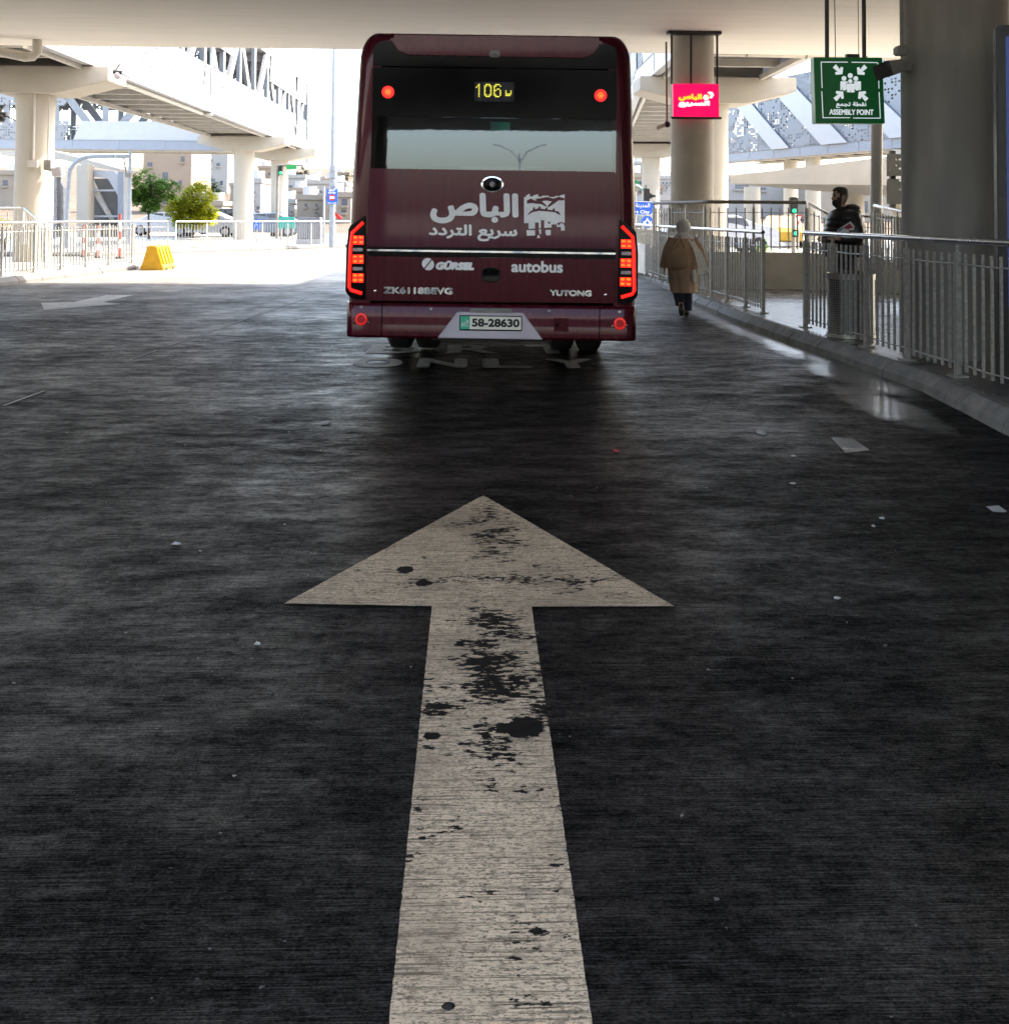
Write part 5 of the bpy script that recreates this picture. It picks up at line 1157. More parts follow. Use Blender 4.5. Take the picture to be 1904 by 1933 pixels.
house('long white boundary building behind the right-hand columns', 1376, 1545, 440, 340, 120, M['stone2'], [(1400, 352, 26, 8), (1440, 356, 10, 5), (1520, 352, 8, 6)], depth=12)
house('sunlit pale block behind the man and the thick column', 1548, 1700, 440, 338, 110, M['stone'], [(1580, 352, 24, 5), (1620, 354, 12, 5), (1630, 390, 16, 22)], depth=12)
house('far cream terrace behind the cream column at left', -20, 60, 430, 330, 120, M['stone'], [(10, 345, 8, 10), (40, 350, 8, 10)])

# ------------------------------------------------------------------ right-hand signs, lights and screens
Y = 37.0; t = thing('direction_sign', 'blue arrow-shaped direction sign with white border half hidden behind the bus', 'sign', (W(1220, 395, Y).x, Y, 2))
q7 = lambda x, y: (lambda p_: (p_.x, p_.z))(W((1580 + x / 7.433) / 1.32458, (380 + y / 7.433) / 1.32458, Y))
pn = flat('sign_plate', [q7(-330, 1160), q7(350, 1175), q7(452, 1045), q7(375, 915), q7(-330, 900)], Y, .05, M['white_band'], t)
SY = Y - .006; b = MB(); b.add([(u, SY, v) for u, v in (q7(-320, 1148), q7(342, 1162), q7(432, 1045), q7(366, 930), q7(-320, 914))], [(0, 1, 2, 3, 4)]); b.build('blue_face', M['blue'], pn, fix=False)
SY = Y - .012
sign_text('\uFE94\uFEF4\uFEBF\uFE8E\uFEF3\uFEAE\uFEDF\u0627 \uFE94\uFEE8\uFEF3\uFEAA\uFEE4\uFEDF\u0627', q7, (-290, 945, 330, 1045), M['decal'], pn, .004); sign_text('Sport City', q7, (-120, 1080, 325, 1155), M['decal'], pn, .006)
b = MB(); a = W(1215, 440, Y + .1); b.tube([(a.x - .3, Y + .1, .15), (a.x - .3, Y + .1, 2.4)], .04, 8); b.build('sign_post', M['galv'], t)
Y = 36.5; t = thing('round_sign', 'round blue mandatory sign with white arrows under the direction sign', 'sign', (W(1222, 421, Y).x, Y, 1.5))
c_ = W(1221.5, 418.5, Y); b = MB(); b.tube([(c_.x, Y, c_.z), (c_.x, Y + .03, c_.z)], .21, 28); b.build('sign_plate', M['blue'], t)
b = MB()
for sgn in (-1, 1):
    b.add([(c_.x + sgn * u, Y - .004, c_.z + v) for u, v in ((0, .15), (.045, .07), (.10, .0), (.14, .03), (.15, -.10), (.03, -.07), (.065, -.035), (0, .05))], [tuple(range(8))])
b.build('arrow_symbol', M['decal'], t, fix=False); b = MB(); b.tube([(c_.x, Y + .06, .15), (c_.x, Y + .06, c_.z)], .035, 8); b.build('sign_post', M['galv'], t)
Y = 38; t = thing('traffic_camera', 'black traffic camera on a mast above the blue direction sign', 'camera', (W(1222, 375, Y).x, Y, .1))
b = MB(); a = W(1219, 375, Y); b.tube([(a.x, Y, .1), (a.x, Y, a.z + .5)], .06, 8); b.build('mast', M['grey_box'], t)
b = MB(); p = W(1226, 369, Y); b.ball(p, .12, 10, 6); b.bar(p, W(1236, 370, Y - .2), .09); b.bar(W(1223, 382, Y), W(1236, 382, Y - .2), .08); b.box((p.x - .22, Y - .1, p.z - .25), (p.x - .02, Y + .1, p.z + .25)); b.build('camera_head', M['dull_black'], t)
t = thing('flag', 'green and white flag drooping at the right edge of the bus', 'flag', W(1204, 355, 39)); b = MB()
f_ = lambda x, y: W((1580 + x / 7.433) / 1.32458, (380 + y / 7.433) / 1.32458, 39 + .02 * math.sin(x))
b.add([f_(60, 500), f_(130, 560), f_(150, 640), f_(240, 680), f_(235, 716), f_(190, 712), f_(90, 640), f_(40, 600)], [tuple(range(8))]); b.build('flag_cloth', mat('flag_green', (.01, .26, .11), .6), t, fix=False)
b = MB(); b.add([(lambda p_: p_ + Vector((0, -.03, 0)))(f_(x, y)) for x, y in ((60, 580), (130, 600), (200, 672), (190, 690), (110, 640), (50, 620))], [tuple(range(6))]); b.build('white_stripe', M['white_band'], t, fix=False)
b = MB(); a = f_(10, 500); b.tube([(a.x - .3, 39.05, .1), (a.x - .3, 39.05, a.z + .5)], .04, 8); b.build('flag_pole', M['galv'], t)
Y = 31; t = thing('traffic_light', 'traffic light showing green behind the raised railing', 'traffic light', (W(1497, 420, Y).x, Y, .15))
a = W(1497, 400, Y); b = MB(); b.tube([(a.x, Y, .15), (a.x, Y, a.z)], .06, 10); b.build('pole', M['grey_box'], t)
(u0, u1) = W(1490, 403, Y), W(1504, 372, Y); b = MB(); b.box((u0.x, Y - .1, u0.z), (u1.x, Y + .1, u1.z)); hd = b.build('signal_head', M['dull_black'], t, bevel=.02)
for k in range(3):
    zz = u1.z - (u1.z - u0.z) * (k + .5) / 3; b = MB(); b.tube([((u0.x + u1.x)/2, Y - .115, zz), ((u0.x + u1.x)/2, Y - .09, zz)], .07, 16); b.build('green_lamp' if k == 2 else 'dark_lamp', M['lit_green'] if k == 2 else M['black'], hd)
b = MB(); p = W(1499, 440, Y); b.box((p.x - .08, Y - .14, p.z - .11), (p.x + .08, Y - .05, p.z + .11)); lw_ = b.build('repeater_head', M['dull_black'], t); MB().ball((p.x, Y - .14, p.z), .065, 10, 6).build('green_lamp', M['lit_green'], lw_)
Y = 33; t = thing('warning_sign', 'white triangular warning sign with a red border behind the raised railing', 'sign', (W(1508, 420, Y).x, Y, .15))
P8 = [W(1501, 406, Y), W(1514, 406, Y), W(1507, 424, Y)]; b = MB(); b.prism(P8, (0, .03, 0)); b.build('red_border', M['redd'], t)
cc = (P8[0] + P8[1] + P8[2]) / 3; b = MB(); b.add([cc + (p_ - cc) * .62 + Vector((0, -.006, 0)) for p_ in P8], [(0, 1, 2)]); b.build('white_face', M['white_band'], t, fix=False)
b = MB(); b.tube([(P8[2].x, Y + .05, .15), (P8[2].x, Y + .05, P8[2].z + .2)], .03, 8); b.build('sign_post', M['galv'], t)
t, p, q = pole('lamp_pole', 'pale blue-white round post standing left of the thick column', 'pole', 1652, 19.5, .15, 180, .115, .105, M['white'])
for lb, y0, y1 in (('upper perforated grey metal screen beside the thick column', 332, 291), ('lower perforated grey metal screen beside the thick column', 385, 338)):
    Y = 17.5; (u0, u1) = W(1673, y0, Y), W(1745, y1, Y); t = thing('perforated_screen', lb, 'screen', (u0.x, Y, u0.z))
    b = MB(); b.add([(u0.x, Y, u0.z), (u1.x, Y - .2, u0.z), (u1.x, Y - .2, u1.z), (u0.x, Y, u1.z)], [(0, 1, 2, 3)]); b.build('panel', M['perf_screen'] if 'perf_screen' in M else M.setdefault('perf_screen', perforated('perforated_screen', (.62, .6, .56), .05, .34, .55)), t, fix=False)
    b = MB(); b.bar((u0.x + .12, Y + .05, u0.z - .06), (u0.x + .12, Y + .05, u1.z + .06), .08); b.build('frame_post', M['grey_box'], t)

# ------------------------------------------------------------------ cars
def car(label, pos, rz, col, kind=0, group=None):
    t = thing('parked_car', label, 'car', (0, 0, 0), group); Lc, Wc = 4.4, 1.75
    m = mat('car_paint', col, .3, .1, var=.05, coat=.5)
    prof = [(-2.2, .32), (-2.18, .72), (-1.95, .92), (-1.35, 1.0), (-.75, 1.40), (.55, 1.46), (1.35, 1.12), (2.0, 1.0), (2.18, .82), (2.2, .36), (1.8, .25), (-1.8, .25)]
    if kind: prof = [(-2.2, .32), (-2.18, .8), (-1.95, 1.05), (-1.2, 1.12), (-.7, 1.68), (1.75, 1.72), (2.05, 1.2), (2.18, .9), (2.2, .36), (1.8, .25), (-1.8, .25)]
    h_ = Wc / 2; rings = []
    for y, k in ((-h_, .985), (-h_ + .09, 1), (h_ - .09, 1), (h_, .985)): rings.append([(x * k, y * (1 if z < 1.02 else .86), z * k + .005) for x, z in prof])
    MB().loft(rings).build('body', m, t, smooth=True, auto=rad(30))
    top = 1.46 if not kind else 1.70
    for s in (-1, 1):
        for x0, x1 in ((-.95, .0), (.08, 1.0)):
            b = MB(); yy = s * h_ * .86; b.prism([(x0 + (.28 if x0 < -.5 else 0), yy * 1.02, 1.06), (x1, yy * 1.02, 1.06), (x1 - (.18 if x1 > .5 else 0), yy * 1.005, top - .10), (x0 + (.42 if x0 < -.5 else .02), yy * 1.005, top - .10)], (0, s * .012, 0)); b.build('side_window', M['pane'], t)
        for x in (-1.35, 1.35):
            b = MB(); b.tube([(x, s * (h_ - .16), .32), (x, s * (h_ + .01), .32)], .32, 20); w = b.build('wheel', M['rubber'], t, smooth=True); b = MB(); b.tube([(x, s * (h_ - .02), .32), (x, s * (h_ + .02), .32)], .19, 14); b.build('rim', M['steel_mid'], w)
        b = MB(); b.box((-2.215, s * .62 - .16, .62), (-2.16, s * .62 + .16, .76)); b.build('headlight', M['clear_lens'], t); b = MB(); b.box((2.13, s * .66 - .14, .72), (2.2, s * .66 + .14, .86)); b.build('tail_lamp', M['red_lens'], t)
    t.location = pos; t.rotation_euler = (0, 0, rz); return t
for lb, px, Y, rz, col, kd in (('white car behind the far railing beside the yellow-green tree', 312, 66, .1, (.45, .45, .46), 0), ('silver car behind the far railing left of the two columns', 392, 63.5, -.1, (.36, .37, .39), 0), ('black car with a high roof behind the two far columns', 424, 70, .2, (.02, .02, .022), 1), ('blue-grey car half hidden by the farthest column', 505, 66, .0, (.10, .14, .2), 0)):
    p = W(px, 450, Y); car(lb, (p.x, Y, .152), rz, col, kd)
for lb, px, Y, rz, col in (('yellow taxi seen through the raised railing', 1478, 50, 1.25, (.45, .25, .01)), ('white car seen through the raised railing left of the taxi', 1352, 40, .1, (.4, .42, .46))):
    p = W(px, 450, Y); car(lb, (p.x, Y, .152), rz, col)
p = W(1436, 458, 33); tree('small bright green shrub behind the raised railing', (p.x, 33, .15), .7, [(0, 0, .45, .35, .3, .3)], 500, M['leaf_a'], .08, .02, name='shrub', cat='shrub')
# ------------------------------------------------------------------ litter bin
D = 12.35; p = W(1606, 560, D); t = thing('litter_bin', 'grey perforated metal litter bin behind the kerb railing', 'bin', (p.x, D, .15)); zt_ = W(1606, 515, D).z
def bin_mat():
    m, tt, b = newmat('punched_steel'); tc = N(tt, 'TexCoord'); sp = N(tt, 'SeparateXYZ'); tt.links.new(tc.outputs['Object'], sp.inputs[0])
    an = mathn(tt, 'ARCTAN2', mathn(tt, 'SUBTRACT', sp.outputs[1], D), mathn(tt, 'SUBTRACT', sp.outputs[0], p.x))
    u = mathn(tt, 'FRACT', mathn(tt, 'MULTIPLY', an, 9.5)); v = mathn(tt, 'FRACT', mathn(tt, 'MULTIPLY', sp.outputs[2], 36))
    hole = mathn(tt, 'MULTIPLY', mathn(tt, 'LESS_THAN', mathn(tt, 'ABSOLUTE', mathn(tt, 'SUBTRACT', u, .5)), .30), mathn(tt, 'LESS_THAN', mathn(tt, 'ABSOLUTE', mathn(tt, 'SUBTRACT', v, .5)), .28))
    tt.links.new(mixc(tt, hole, (.30, .30, .30), (.012, .012, .012)), b.inputs['Base Color']); tt.links.new(mapr(tt, hole, 0, 1, .75, 0), b.inputs['Metallic']); b.inputs['Roughness'].default_value = .42
    return m
b = MB(); b.tube([(p.x, D, .19), (p.x, D, zt_ - .06)], .265, 40); b.build('drum', bin_mat(), t, smooth=True)
b = MB(); b.tube([(p.x, D, zt_ - .07), (p.x, D, zt_)], .285, 40, cap=False); b.tube([(p.x, D, .155), (p.x, D, .20)], .28, 40); b.build('rim_band', M['galv'], t, smooth=True)
b = MB(); b.ball((p.x, D, zt_ - .05), .25, 20, 8, (1, 1, .3)); 
for k in range(9): b.add([(p.x + R.uniform(-.2, .2), D + R.uniform(-.2, .1), zt_ + R.uniform(0, .05)) for _ in range(3)], [(0, 1, 2)])
b.build('rubbish_bag', mat('rubbish', (.16, .14, .11), .7, var=.5, sc=14), t, smooth=True)
# ------------------------------------------------------------------ people
M['skin'] = mat('skin', (.52, .32, .22), .55, var=.1, sc=9); M['coat'] = mat('camel_coat', (.54, .37, .26), .85, var=.16, sc=8, bmp=.2); M['scarf'] = mat('grey_scarf', (.86, .855, .85), .9, var=.12, sc=12, bmp=.2)
M['denim'] = mat('dark_denim', (.018, .026, .06), .8, var=.25, sc=10, bmp=.2); M['shoe'] = mat('black_shoe', (.012, .012, .013), .4); M['bag'] = mat('brown_bag', (.44, .29, .185), .65, var=.14, sc=5, bmp=.1)
M['puffer'] = mat('black_puffer', (.012, .0105, .012), .42, var=.2, sc=10, spec=.5); M['hair'] = mat('dark_hair', (.025, .017, .013), .6, var=.3, sc=40, bmp=.5)
def shell(mb, secs, n=28, fold=0, seed=1, ph=5):
    # secs: (cx, cy, z, rx, ry); folds are angular waves that grow downwards
    rnd = random.Random(seed); f0 = [rnd.uniform(0, 6.28) for _ in range(4)]; rings = []
    for i, (cx, cy, z, rx, ry) in enumerate(secs):
        a_ = fold * (i / max(1, len(secs) - 1)); ring = []
        for k in range(n):
            th = 2 * math.pi * k / n; w = 1 + a_ * (math.sin(ph * th + f0[0] + z * 3) + .6 * math.sin((ph * 2 + 1) * th + f0[1]) + .5 * math.sin(3 * th + f0[2] - z * 8)) + .012 * math.sin(z * 60 + th * 3 + f0[3])
            ring.append((cx + rx * w * math.cos(th), cy + ry * w * math.sin(th), z))
        rings.append(ring)
    return mb.loft(rings)
def hand_nodes(V, E, wrist, d, side, s=1.0, curl=.5):
    # palm plus five unequal, bent fingers added to a skin graph
    d = Vector(d).normalized(); sx = Vector(side).normalized(); nrm = d.cross(sx).normalized(); wv = Vector(V[wrist][:3])
    V.append((*(wv + d * .05 * s), .022 * s, .014 * s)); pm = len(V) - 1; E.append((wrist, pm))
    for k, (o, l) in enumerate(((-.026, .055), (-.009, .066), (.009, .062), (.026, .048))):
        b0 = wv + d * .085 * s + sx * o * s; prev = pm; dd = d.copy()
        for q_ in range(3):
            V.append((*b0, .0085 * s, .0085 * s)); E.append((prev, len(V) - 1)); prev = len(V) - 1; dd = (dd + nrm * curl * .6).normalized(); b0 = b0 + dd * l * s * .5
    b0 = wv + d * .035 * s - sx * .032 * s; prev = pm; dd = (d - sx * .7 + nrm * .3).normalized()
    for q_ in range(3):
        V.append((*b0, .010 * s, .010 * s)); E.append((prev, len(V) - 1)); prev = len(V) - 1; b0 = b0 + dd * .026 * s; dd = (dd + d * .3 + nrm * .3).normalized()
HEAD = [(-.03, .045, .05, .045, .0), (.0, .078, .045, .048, 0), (.02, .086, .055, .056, .0), (.042, .087, .066, .062, .003), (.058, .082, .076, .066, .004), (.074, .083, .084, .069, .016), (.09, .083, .09, .071, .028), (.104, .080, .096, .073, .014), (.118, .078, .099, .0745, .006), (.134, .086, .10, .075, 0), (.155, .086, .10, .0755, 0), (.18, .078, .096, .072, 0), (.202, .06, .082, .06, 0), (.218, .036, .056, .04, 0), (.226, .008, .02, .012, 0)]
def head_part(mb, org, grow=0.0, keep=None, n=40):
    # head turned to -x: rings of (height above chin, front, back, half width, nose)
    rings = []
    for z, fr, bk, hw_, ns in HEAD:
        ring = []
        for k in range(n):
            th = 2 * math.pi * k / n; c_, s_ = math.cos(th), math.sin(th); r_ = (bk if c_ > 0 else fr)
            off = abs(((th - math.pi + math.pi) % (2 * math.pi)) - math.pi)
            nb = ns * max(0, 1 - (off / .30) ** 2) if not grow else 0
            ring.append(Vector((org[0] + c_ * (r_ + grow) - nb, org[1] + s_ * (hw_ + grow), org[2] + z + (grow * .8 if z > .2 else 0))))
        rings.append(ring)
    if keep is None: mb.loft(rings); return
    vs = [v for ring in rings for v in ring]; fs = []
    for i in range(len(rings) - 1):
        zc = (HEAD[i][0] + HEAD[i+1][0]) / 2
        for k in range(n):
            off = abs(((2 * math.pi * (k + .5) / n) % (2 * math.pi)) - math.pi)
            if keep(zc, off): fs.append((i*n+k, i*n+(k+1)%n, (i+1)*n+(k+1)%n, (i+1)*n+k))
    if keep(.3, 0): fs.append(tuple(range((len(rings)-1)*n, len(rings)*n)))
    used = sorted({i for f in fs for i in f}); mp = {o: k for k, o in enumerate(used)}
    mb.add([vs[i] for i in used], [tuple(mp[i] for i in f) for f in fs])
def merge_into(o, mb):
    bm = bmesh.new(); bm.from_mesh(o.data); me = bpy.data.meshes.new('tmp'); me.from_pydata(mb.v, [], mb.f); bm.from_mesh(me); bmesh.ops.recalc_face_normals(bm, faces=bm.faces); bm.to_mesh(o.data); bm.free(); bpy.data.meshes.remove(me)
    o.data.polygons.foreach_set('use_smooth', [True] * len(o.data.polygons))
# the woman walking away beside the kerb
gp = G(1289, 597); WS = gp.y / 16.1
t = thing('person', 'person in camel coat and grey headscarf walking away along the kerb with a shoulder bag', 'person', (0, 0, 0)); woman = t
V = [(0, 0, .80, .12, .10), (0, .02, .98, .12, .09), (.0, .04, 1.14, .13, .085), (.005, .05, 1.225, .045), (.01, .06, 1.29, .072, .08), (.012, .062, 1.36, .08, .088), (.012, .055, 1.415, .055, .06),
     (-.15, .03, 1.14, .05), (-.23, -.01, .94, .04), (-.27, .08, .74, .027), (.15, .03, 1.14, .05), (.24, -.03, .95, .04), (.33, -.02, .75, .027),
     (-.075, .0, .74, .085), (-.08, .05, .43, .06), (-.06, -.16, .17, .04), (-.06, -.10, .07, .03), (.075, .0, .74, .085), (.06, .02, .42, .06), (.055, .0, .08, .042), (.055, .13, .035, .03), (.012, .155, 1.345, .016)]
E = [(0,1),(1,2),(2,3),(3,4),(4,5),(5,6),(2,7),(7,8),(8,9),(2,10),(10,11),(11,12),(0,13),(13,14),(14,15),(15,16),(0,17),(17,18),(18,19),(19,20),(5,21)]
hand_nodes(V, E, 9, (-.1, .2, -1), (0, 1, 0), .85, .5); hand_nodes(V, E, 12, (.35, .1, -1), (0, 1, 0), .85, .3)
skin(V, E, 'body', M['skin'], t)
b = MB(); shell(b, [(.0, .045, 1.245, .065, .06), (0, .03, 1.215, .12, .085), (0, .015, 1.17, .185, .11), (-.005, .0, 1.08, .205, .135), (-.01, -.01, .96, .215, .15), (-.01, -.01, .82, .22, .16), (-.01, 0, .68, .215, .165), (0, 0, .52, .205, .165), (.005, .0, .365, .195, .16)], 56, .055, 3, 5); b.build('coat', M['coat'], t, smooth=True)
for sx, pts in ((-1, [(-.15, .03, 1.17), (-.22, 0, 1.04), (-.265, -.02, .92), (-.285, .03, .82), (-.29, .07, .755)]), (1, [(.15, .02, 1.17), (.215, -.01, 1.05), (.26, -.035, .94), (.30, -.035, .85), (.335, -.022, .765)])):
    b = MB(); b.tube(pts, [.075, .078, .07, .06, .055], 16); b.build('sleeve', M['coat'], t, smooth=True)
b = MB(); b.ball((.012, .045, 1.36), .118, 22, 14, (.95, 1.04, 1.06)); shell(b, [(.01, .045, 1.30, .085, .085), (.005, .03, 1.25, .10, .09), (0, .015, 1.21, .145, .11), (0, .01, 1.185, .15, .115)], 26, .03, 5, 5); b.build('headscarf', M['scarf'], t, smooth=True)
b = MB(); rings = []
for i, (x, y, z, w_) in enumerate(((.10, -.085, 1.20, .06), (.165, -.12, 1.08, .06), (.21, -.155, .95, .07), (.245, -.16, .82, .085), (.275, -.15, .72, .095))):
    rings.append([(x - w_ * .8, y - .012, z - .03), (x + w_, y + .05, z + .0), (x + w_, y + .065, z + .0), (x - w_ * .8, y + .004, z - .03)])
b.loft(rings)
for k in range(14):
    u = k / 13; x = .275 - .076 + u * .171; y = -.16 + u * .06; z = .695 + u * .025; b.tube([(x, y, z), (x + R.uniform(-.01, .01), y - .005, z - R.uniform(.035, .06))], .004, 5)
sh_ = b.build('shawl', M['scarf'], t, smooth=True)
b = MB(); b.tube([(.12, -.16, .72), (.125, -.165, .6), (.13, -.15, .52)], [.035, .04, .02], 8); b.build('shawl_end', M['scarf'], t, smooth=True)
b = MB()
b.tube([(-.07, .0, .72), (-.08, .05, .43), (-.065, -.12, .20)], [.10, .085, .075], 18); b.build('trouser_leg', M['denim'], t, smooth=True)
b = MB(); b.tube([(.07, 0, .72), (.06, .02, .42), (.055, .0, .09)], [.10, .088, .078], 18); b.build('trouser_leg', M['denim'], t, smooth=True)
b = MB(); b.ball((.055, .06, .05), .075, 14, 8, (.62, 1.6, .65)); b.build('shoe', M['shoe'], t, smooth=True)
b = MB(); b.ball((-.062, -.17, .12), .075, 14, 8, (.62, .8, 1.4)); b.build('shoe', M['shoe'], t, smooth=True)
t.location = (gp.x, gp.y, 0); t.scale = (WS, WS, WS)
t = thing('shoulder_bag', 'soft brown shoulder bag hanging on the back of the walking person', 'bag', (0, 0, 0))
b = MB(); rings = []
for x, z, hw_, th_ in ((-.30, .86, .10, .03), (-.26, .87, .15, .05), (-.15, .885, .165, .065), (-.03, .90, .165, .06), (.02, .91, .14, .035)):
    rings.append([(x + .10 * (math.cos(a) * .0), -.225 - th_ * math.cos(a), z + hw_ * math.sin(a) * (1 if math.sin(a) < 0 else .9)) for a in [2 * math.pi * k / 20 for k in range(20)]])
b.loft(rings); b.build('bag_body', M['bag'], t, smooth=True)
b = MB(); b.tube([(-.24, -.215, 1.0), (-.12, -.165, 1.15), (-.06, -.10, 1.225)], .014, 8); b.tube([(-.02, -.22, 1.03), (-.05, -.165, 1.14), (-.075, -.09, 1.22)], .014, 8); b.build('strap', M['bag'], t, smooth=True)
t.location = (gp.x, gp.y, 0); t.scale = (WS, WS, WS)
# the bearded man behind the railing, facing left
D = 13.3; gm = W(1592, 600, D); gm.z = .15
t = thing('person', 'bearded person in black puffer jacket standing behind the railing and facing left', 'person', (0, 0, 0))
V = [(0, 0, .92, .14, .12), (.0, 0, 1.15, .15, .13), (.02, 0, 1.38, .16, .13), (-.015, 0, 1.50, .06), (-.02, 0, 1.56, .058), (-.02, 0, 1.60, .045), (-.02, 0, 1.63, .03),
     (.03, -.19, 1.38, .07), (.06, -.27, 1.14, .055), (-.17, -.27, 1.14, .032), (.03, .19, 1.38, .07), (.0, .27, 1.16, .055), (-.16, .12, 1.12, .035),
     (0, -.09, .86, .09), (-.01, -.10, .48, .065), (.02, -.10, .09, .045), (-.12, -.11, .04, .035), (0, .09, .86, .09), (-.03, .1, .48, .065), (.0, .1, .09, .045), (-.14, .1, .04, .035),
     (-.03, 0, 1.60, .02), (-.035, 0, 1.61, .02), (-.02, 0, 1.61, .02), (-.02, 0, 1.58, .02)]
E = [(0,1),(1,2),(2,3),(3,4),(4,5),(5,6),(2,7),(7,8),(8,9),(2,10),(10,11),(11,12),(0,13),(13,14),(14,15),(15,16),(0,17),(17,18),(18,19),(19,20),(5,21),(21,22),(5,23),(4,24)]
hand_nodes(V, E, 9, (-1, .05, .05), (0, .3, 1), 1.0, -.5); hand_nodes(V, E, 12, (-1, -.3, 0), (0, .3, 1), 1.0, .5)
HO = (-.045, 0, 1.545)
bd = skin(V, E, 'body', M['skin'], t); b = MB(); head_part(b, HO)
for sy in (-1, 1): b.ball((HO[0] + .012, sy * .079, HO[2] + .105), .026, 10, 8, (.75, .4, 1.25))
merge_into(bd, b)
b = MB(); secs = []
for i in range(41):
    u = i / 40; z = 1.50 - u * .60
    prof = ((0, .085, .10, -.01), (.06, .15, .21, .01), (.14, .185, .255, .02), (.35, .215, .27, .02), (.6, .235, .275, .01), (.85, .235, .27, .0), (1, .22, .25, .0))
    for a_, c_ in zip(prof, prof[1:]):
        if a_[0] <= u <= c_[0] + 1e-9: k = (u - a_[0]) / (c_[0] - a_[0]); rx, ry, cx = (a_[j] + (c_[j] - a_[j]) * k for j in (1, 2, 3)); break
    q_ = 1.1 + (.045 * abs(math.sin(u * math.pi * 8)) if u > .1 else 0); secs.append((cx, 0, z, rx * q_, ry * q_))
shell(b, secs, 32, .006, 8, 5); b.build('jacket', M['puffer'], t, smooth=True)
for pts in ([(.04, -.18, 1.42), (.06, -.27, 1.28), (.075, -.30, 1.15), (-.02, -.31, 1.13), (-.13, -.28, 1.14)], [(.04, .18, 1.42), (.03, .27, 1.28), (.0, .29, 1.16), (-.09, .2, 1.13), (-.14, .14, 1.12)]):
    pp = smooth_poly([Vector(p_) for p_ in pts], 6); b = MB(); b.tube(pp, [(.095 - .035 * i / len(pp)) * (1 + .09 * abs(math.sin(i * 1.05))) for i in range(len(pp))], 16); b.build('sleeve', M['puffer'], t, smooth=True)
b = MB(); b.ball((.105, 0, 1.485), .115, 18, 10, (1.05, 1.15, .72)); shell(b, [(.0, 0, 1.53, .085, .095), (.01, 0, 1.49, .11, .12), (.02, 0, 1.44, .13, .15)], 24, .01, 4); b.build('hood', M['puffer'], t, smooth=True)
b = MB(); head_part(b, HO, .013, lambda z, o: z > (.178 if o < 1.0 else .150 if o < 1.25 else .085 if o < 1.75 else .02 if o > 2.0 else .13)); b.build('hair', M['hair'], t, smooth=True, auto=rad(80))
b = MB(); head_part(b, HO, .009, lambda z, o: z < (.062 if o < .45 else .070 if o < 1.0 else .10 if o < 1.5 else -1) and not (.036 < z < .048 and o < .35)); b.build('beard', M['hair'], t, smooth=True, auto=rad(80))
b = MB()
for sy in (-1, 1): b.tube([(HO[0] - .089, sy * .016, HO[2] + .137), (HO[0] - .084, sy * .034, HO[2] + .141), (HO[0] - .070, sy * .05, HO[2] + .137)], .0045, 6)
b.build('eyebrows', M['hair'], t, smooth=True)
for sy in (-1, 1): MB().ball((HO[0] - .071, sy * .031, HO[2] + .118), .0115, 10, 8).build('eye', M['dull_black'], t, smooth=True)
for s_, pts in ((0, [(0, -.09, .94), (-.01, -.10, .5), (.02, -.10, .10)]), (1, [(0, .09, .94), (-.03, .10, .5), (.0, .10, .10)])):
    b = MB(); b.tube(pts, [.125, .095, .085], 18); b.build('trouser_leg', M['denim'], t, smooth=True)
for y in (-.105, .1):
    b = MB(); b.ball((-.05, y, .05), .09, 14, 8, (1.5, .58, .6)); b.build('shoe', M['shoe'], t, smooth=True)
MS = (W(1580, 353, D).z - .15) / 1.775
t.location = gm; t.scale = (MS, MS, MS)
def held(name, label, cat): 
    o = thing(name, label, cat, (0, 0, 0)); return o
t = held('newspaper', 'folded white newspaper with a red block held against the black jacket', 'newspaper')
M['paper'] = mat('newsprint', (.70, .69, .68), .7, var=.08, sc=20); b = MB()
pp = [(-.19, -.335, 1.235), (-.03, -.345, 1.345), (.06, -.355, 1.235), (.055, -.36, 1.175), (-.165, -.34, 1.165)]
b.prism(pp, (0, .02, 0)); b.build('folded_sheets', M['paper'], t)
b = MB(); b.add([(x, y - .006, z) for x, y, z in ((-.13, -.338, 1.262), (-.045, -.344, 1.322), (-.005, -.348, 1.275), (-.06, -.344, 1.25))], [(0, 1, 2, 3)]); b.build('red_block', mat('print_red', (.35, .04, .08), .7), t, fix=False)
b = MB(); b.add([(x, y - .006, z) for x, y, z in ((-.06, -.345, 1.235), (.03, -.352, 1.245), (.04, -.356, 1.19), (-.05, -.348, 1.185))], [(0, 1, 2, 3)]); b.build('picture_block', mat('print_grey', (.10, .095, .08), .7), t, fix=False)
b = MB(); b.add([(x, y - .006, z) for x, y, z in ((-.188, -.335, 1.236), (-.13, -.338, 1.274), (-.125, -.338, 1.255), (-.18, -.335, 1.215))], [(0, 1, 2, 3)]); b.build('blue_block', mat('print_blue', (.03, .2, .4), .7), t, fix=False)
t.location = gm; t.scale = (MS, MS, MS)
t = held('mobile_phone', 'thin dark phone held out in the hand of the bearded person', 'phone'); b = MB(); b.bar((-.24, -.26, 1.155), (-.38, -.25, 1.185), .075, .012); b.build('phone_body', M['black'], t, bevel=.003); t.location = gm; t.scale = (MS, MS, MS)
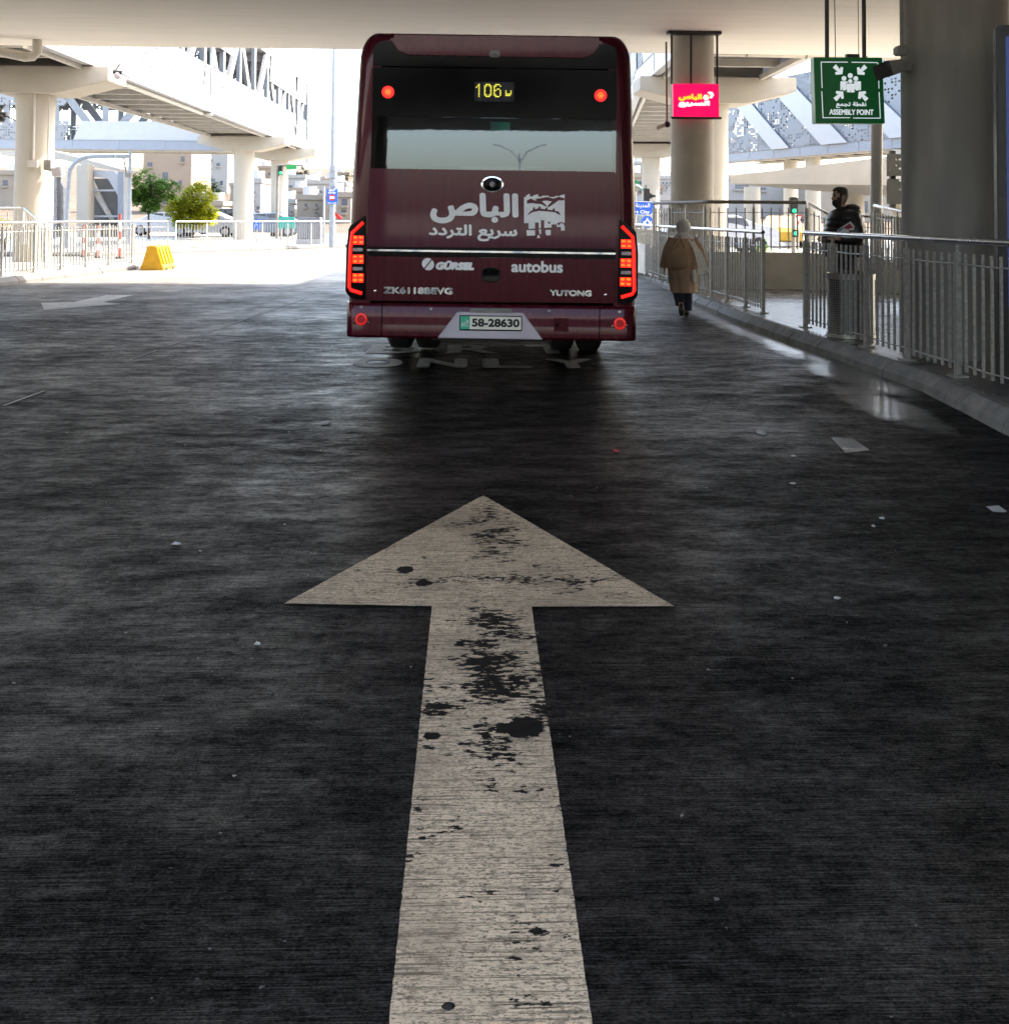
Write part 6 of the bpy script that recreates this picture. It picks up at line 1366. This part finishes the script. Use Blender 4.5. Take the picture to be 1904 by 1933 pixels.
# ------------------------------------------------------------------ litter on the road
M['scrap'] = mat('paper_scrap', (.45, .445, .43), .7, var=.12, sc=30)
def scrap(px, py, wpx, hpx, label, m=None, cat='litter', name='paper_scrap', zt=.012):
    c = G(px, py, .003); k = c.y / FPX; wpx *= .8; hpx *= .8; b = MB(); n = 9; rnd = random.Random(px); dy = hpx * c.y * c.y / (CAM_H * FPX)
    ring = [(c.x + wpx * k / 2 * math.cos(2*math.pi*i/n) * rnd.uniform(.75, 1.15), c.y + dy / 2 * math.sin(2*math.pi*i/n) * rnd.uniform(.75, 1.15)) for i in range(n)]
    zs = [rnd.uniform(.004, zt) for _ in range(n)]
    b.add([(x, y, z) for (x, y), z in zip(ring, zs)] + [(c.x, c.y, zt)] + [(x, y, .0035) for x, y in ring], [(i, (i + 1) % n, n) for i in range(n)] + [(i + n + 1, (i + 1) % n + n + 1, (i + 1) % n, i) for i in range(n)])
    return tag(b.build(name, m or M['scrap'], fix=True), label, cat)
c = G(1880, 961, .004); b = MB()
b.add([G(x, y, z) for x, y, z in ((1860, 956, .006), (1884, 954, .016), (1900, 965, .006), (1896, 967, .005), (1874, 966, .012))], [(0, 1, 2, 3, 4)]); tag(b.build('paper_scrap', M['scrap'], fix=False), 'largest torn white paper scrap on the road at the right picture edge', 'litter')
scrap(1437, 817, 26, 9, 'crumpled white tissue on the dark road below the kerb railing')
scrap(1496, 913, 14, 3.2, 'small white scrap on the road below the crumpled tissue')
scrap(1497, 861, 13, 3, 'small white scrap between the tissue and the road cover')
scrap(1580, 1130, 16, 4, 'lone white scrap right of the arrow head')
scrap(1664, 979, 14, 3.5, 'flat white scrap beside the round bright scrap')
scrap(1648, 994, 8, 3.5, 'tiny round bright scrap right of the arrow')
scrap(615, 798, 26, 9, 'pale smeared scrap on the road left of the bus shadow')
scrap(333, 1027, 22, 4, 'pale flattened scrap on the left lane')
scrap(486, 1216, 16, 4, 'small grey scrap left of the arrow stem')
scrap(1163, 851, 14, 4, 'small red wrapper on the road behind the bus', mat('red_wrapper', (.5, .02, .04), .5))
t = scrap(845, 1903, 26, 14, 'dark dried leaf lying on the arrow stem at the bottom', mat('dry_leaf', (.02, .016, .012), .8), 'leaf', 'dry_leaf', .008)
# road cover plate
P9 = [G(x, y, .0045) for x, y in ((1568, 826), (1608, 826), (1642, 850), (1596, 855))]
b = MB(); b.add(P9, [(0, 1, 2, 3)]); tag(b.build('road_patch', mat('damp_patch', (.10, .10, .10), .2, var=.3, sc=9)), kind='structure')
b = MB()
for i in range(170):
    x = R.uniform(-5, 3.2); y = 2.4 + 11 * R.random() ** 1.3; s = R.uniform(.002, .007) * (1 + y * .05); n = 5; a0 = R.uniform(0, 6)
    b.add([(x + s * R.uniform(.6, 1.3) * math.cos(a0 + 2*math.pi*k/n), y + s * R.uniform(.6, 1.3) * math.sin(a0 + 2*math.pi*k/n), .0052 + .003 * (k % 2)) for k in range(n)], [tuple(range(n))])
tag(b.build('litter_specks', mat('speck', (.24, .23, .21), .6, var=.5, sc=3)), 'pale specks of grit and gum scattered over the dark road', 'litter', kind='stuff')
# twin-arm street lamp in the open behind the deck (mirrored in the bus window)
t = thing('street_lamp', 'tall twin-arm street lamp standing in the open behind the deck', 'street lamp', (-1.2, -62, 0))
b = MB(); b.tube([(-1.2, -62, 0), (-1.2, -62, 6.3)], [.12, .08], 10); b.build('pole', M['pole'], t, smooth=True)
for s_ in (-1, 1):
    b = MB(); b.tube([(-1.2, -62, 5.6), (-1.2 + s_ * .6, -62, 6.4), (-1.2 + s_ * 1.5, -62, 6.8)], .045, 8); b.bar((-1.2 + s_ * 1.4, -62, 6.78), (-1.2 + s_ * 2.0, -62, 6.92), .25, .08); b.build('lamp_arm', M['pole'], t, smooth=True)
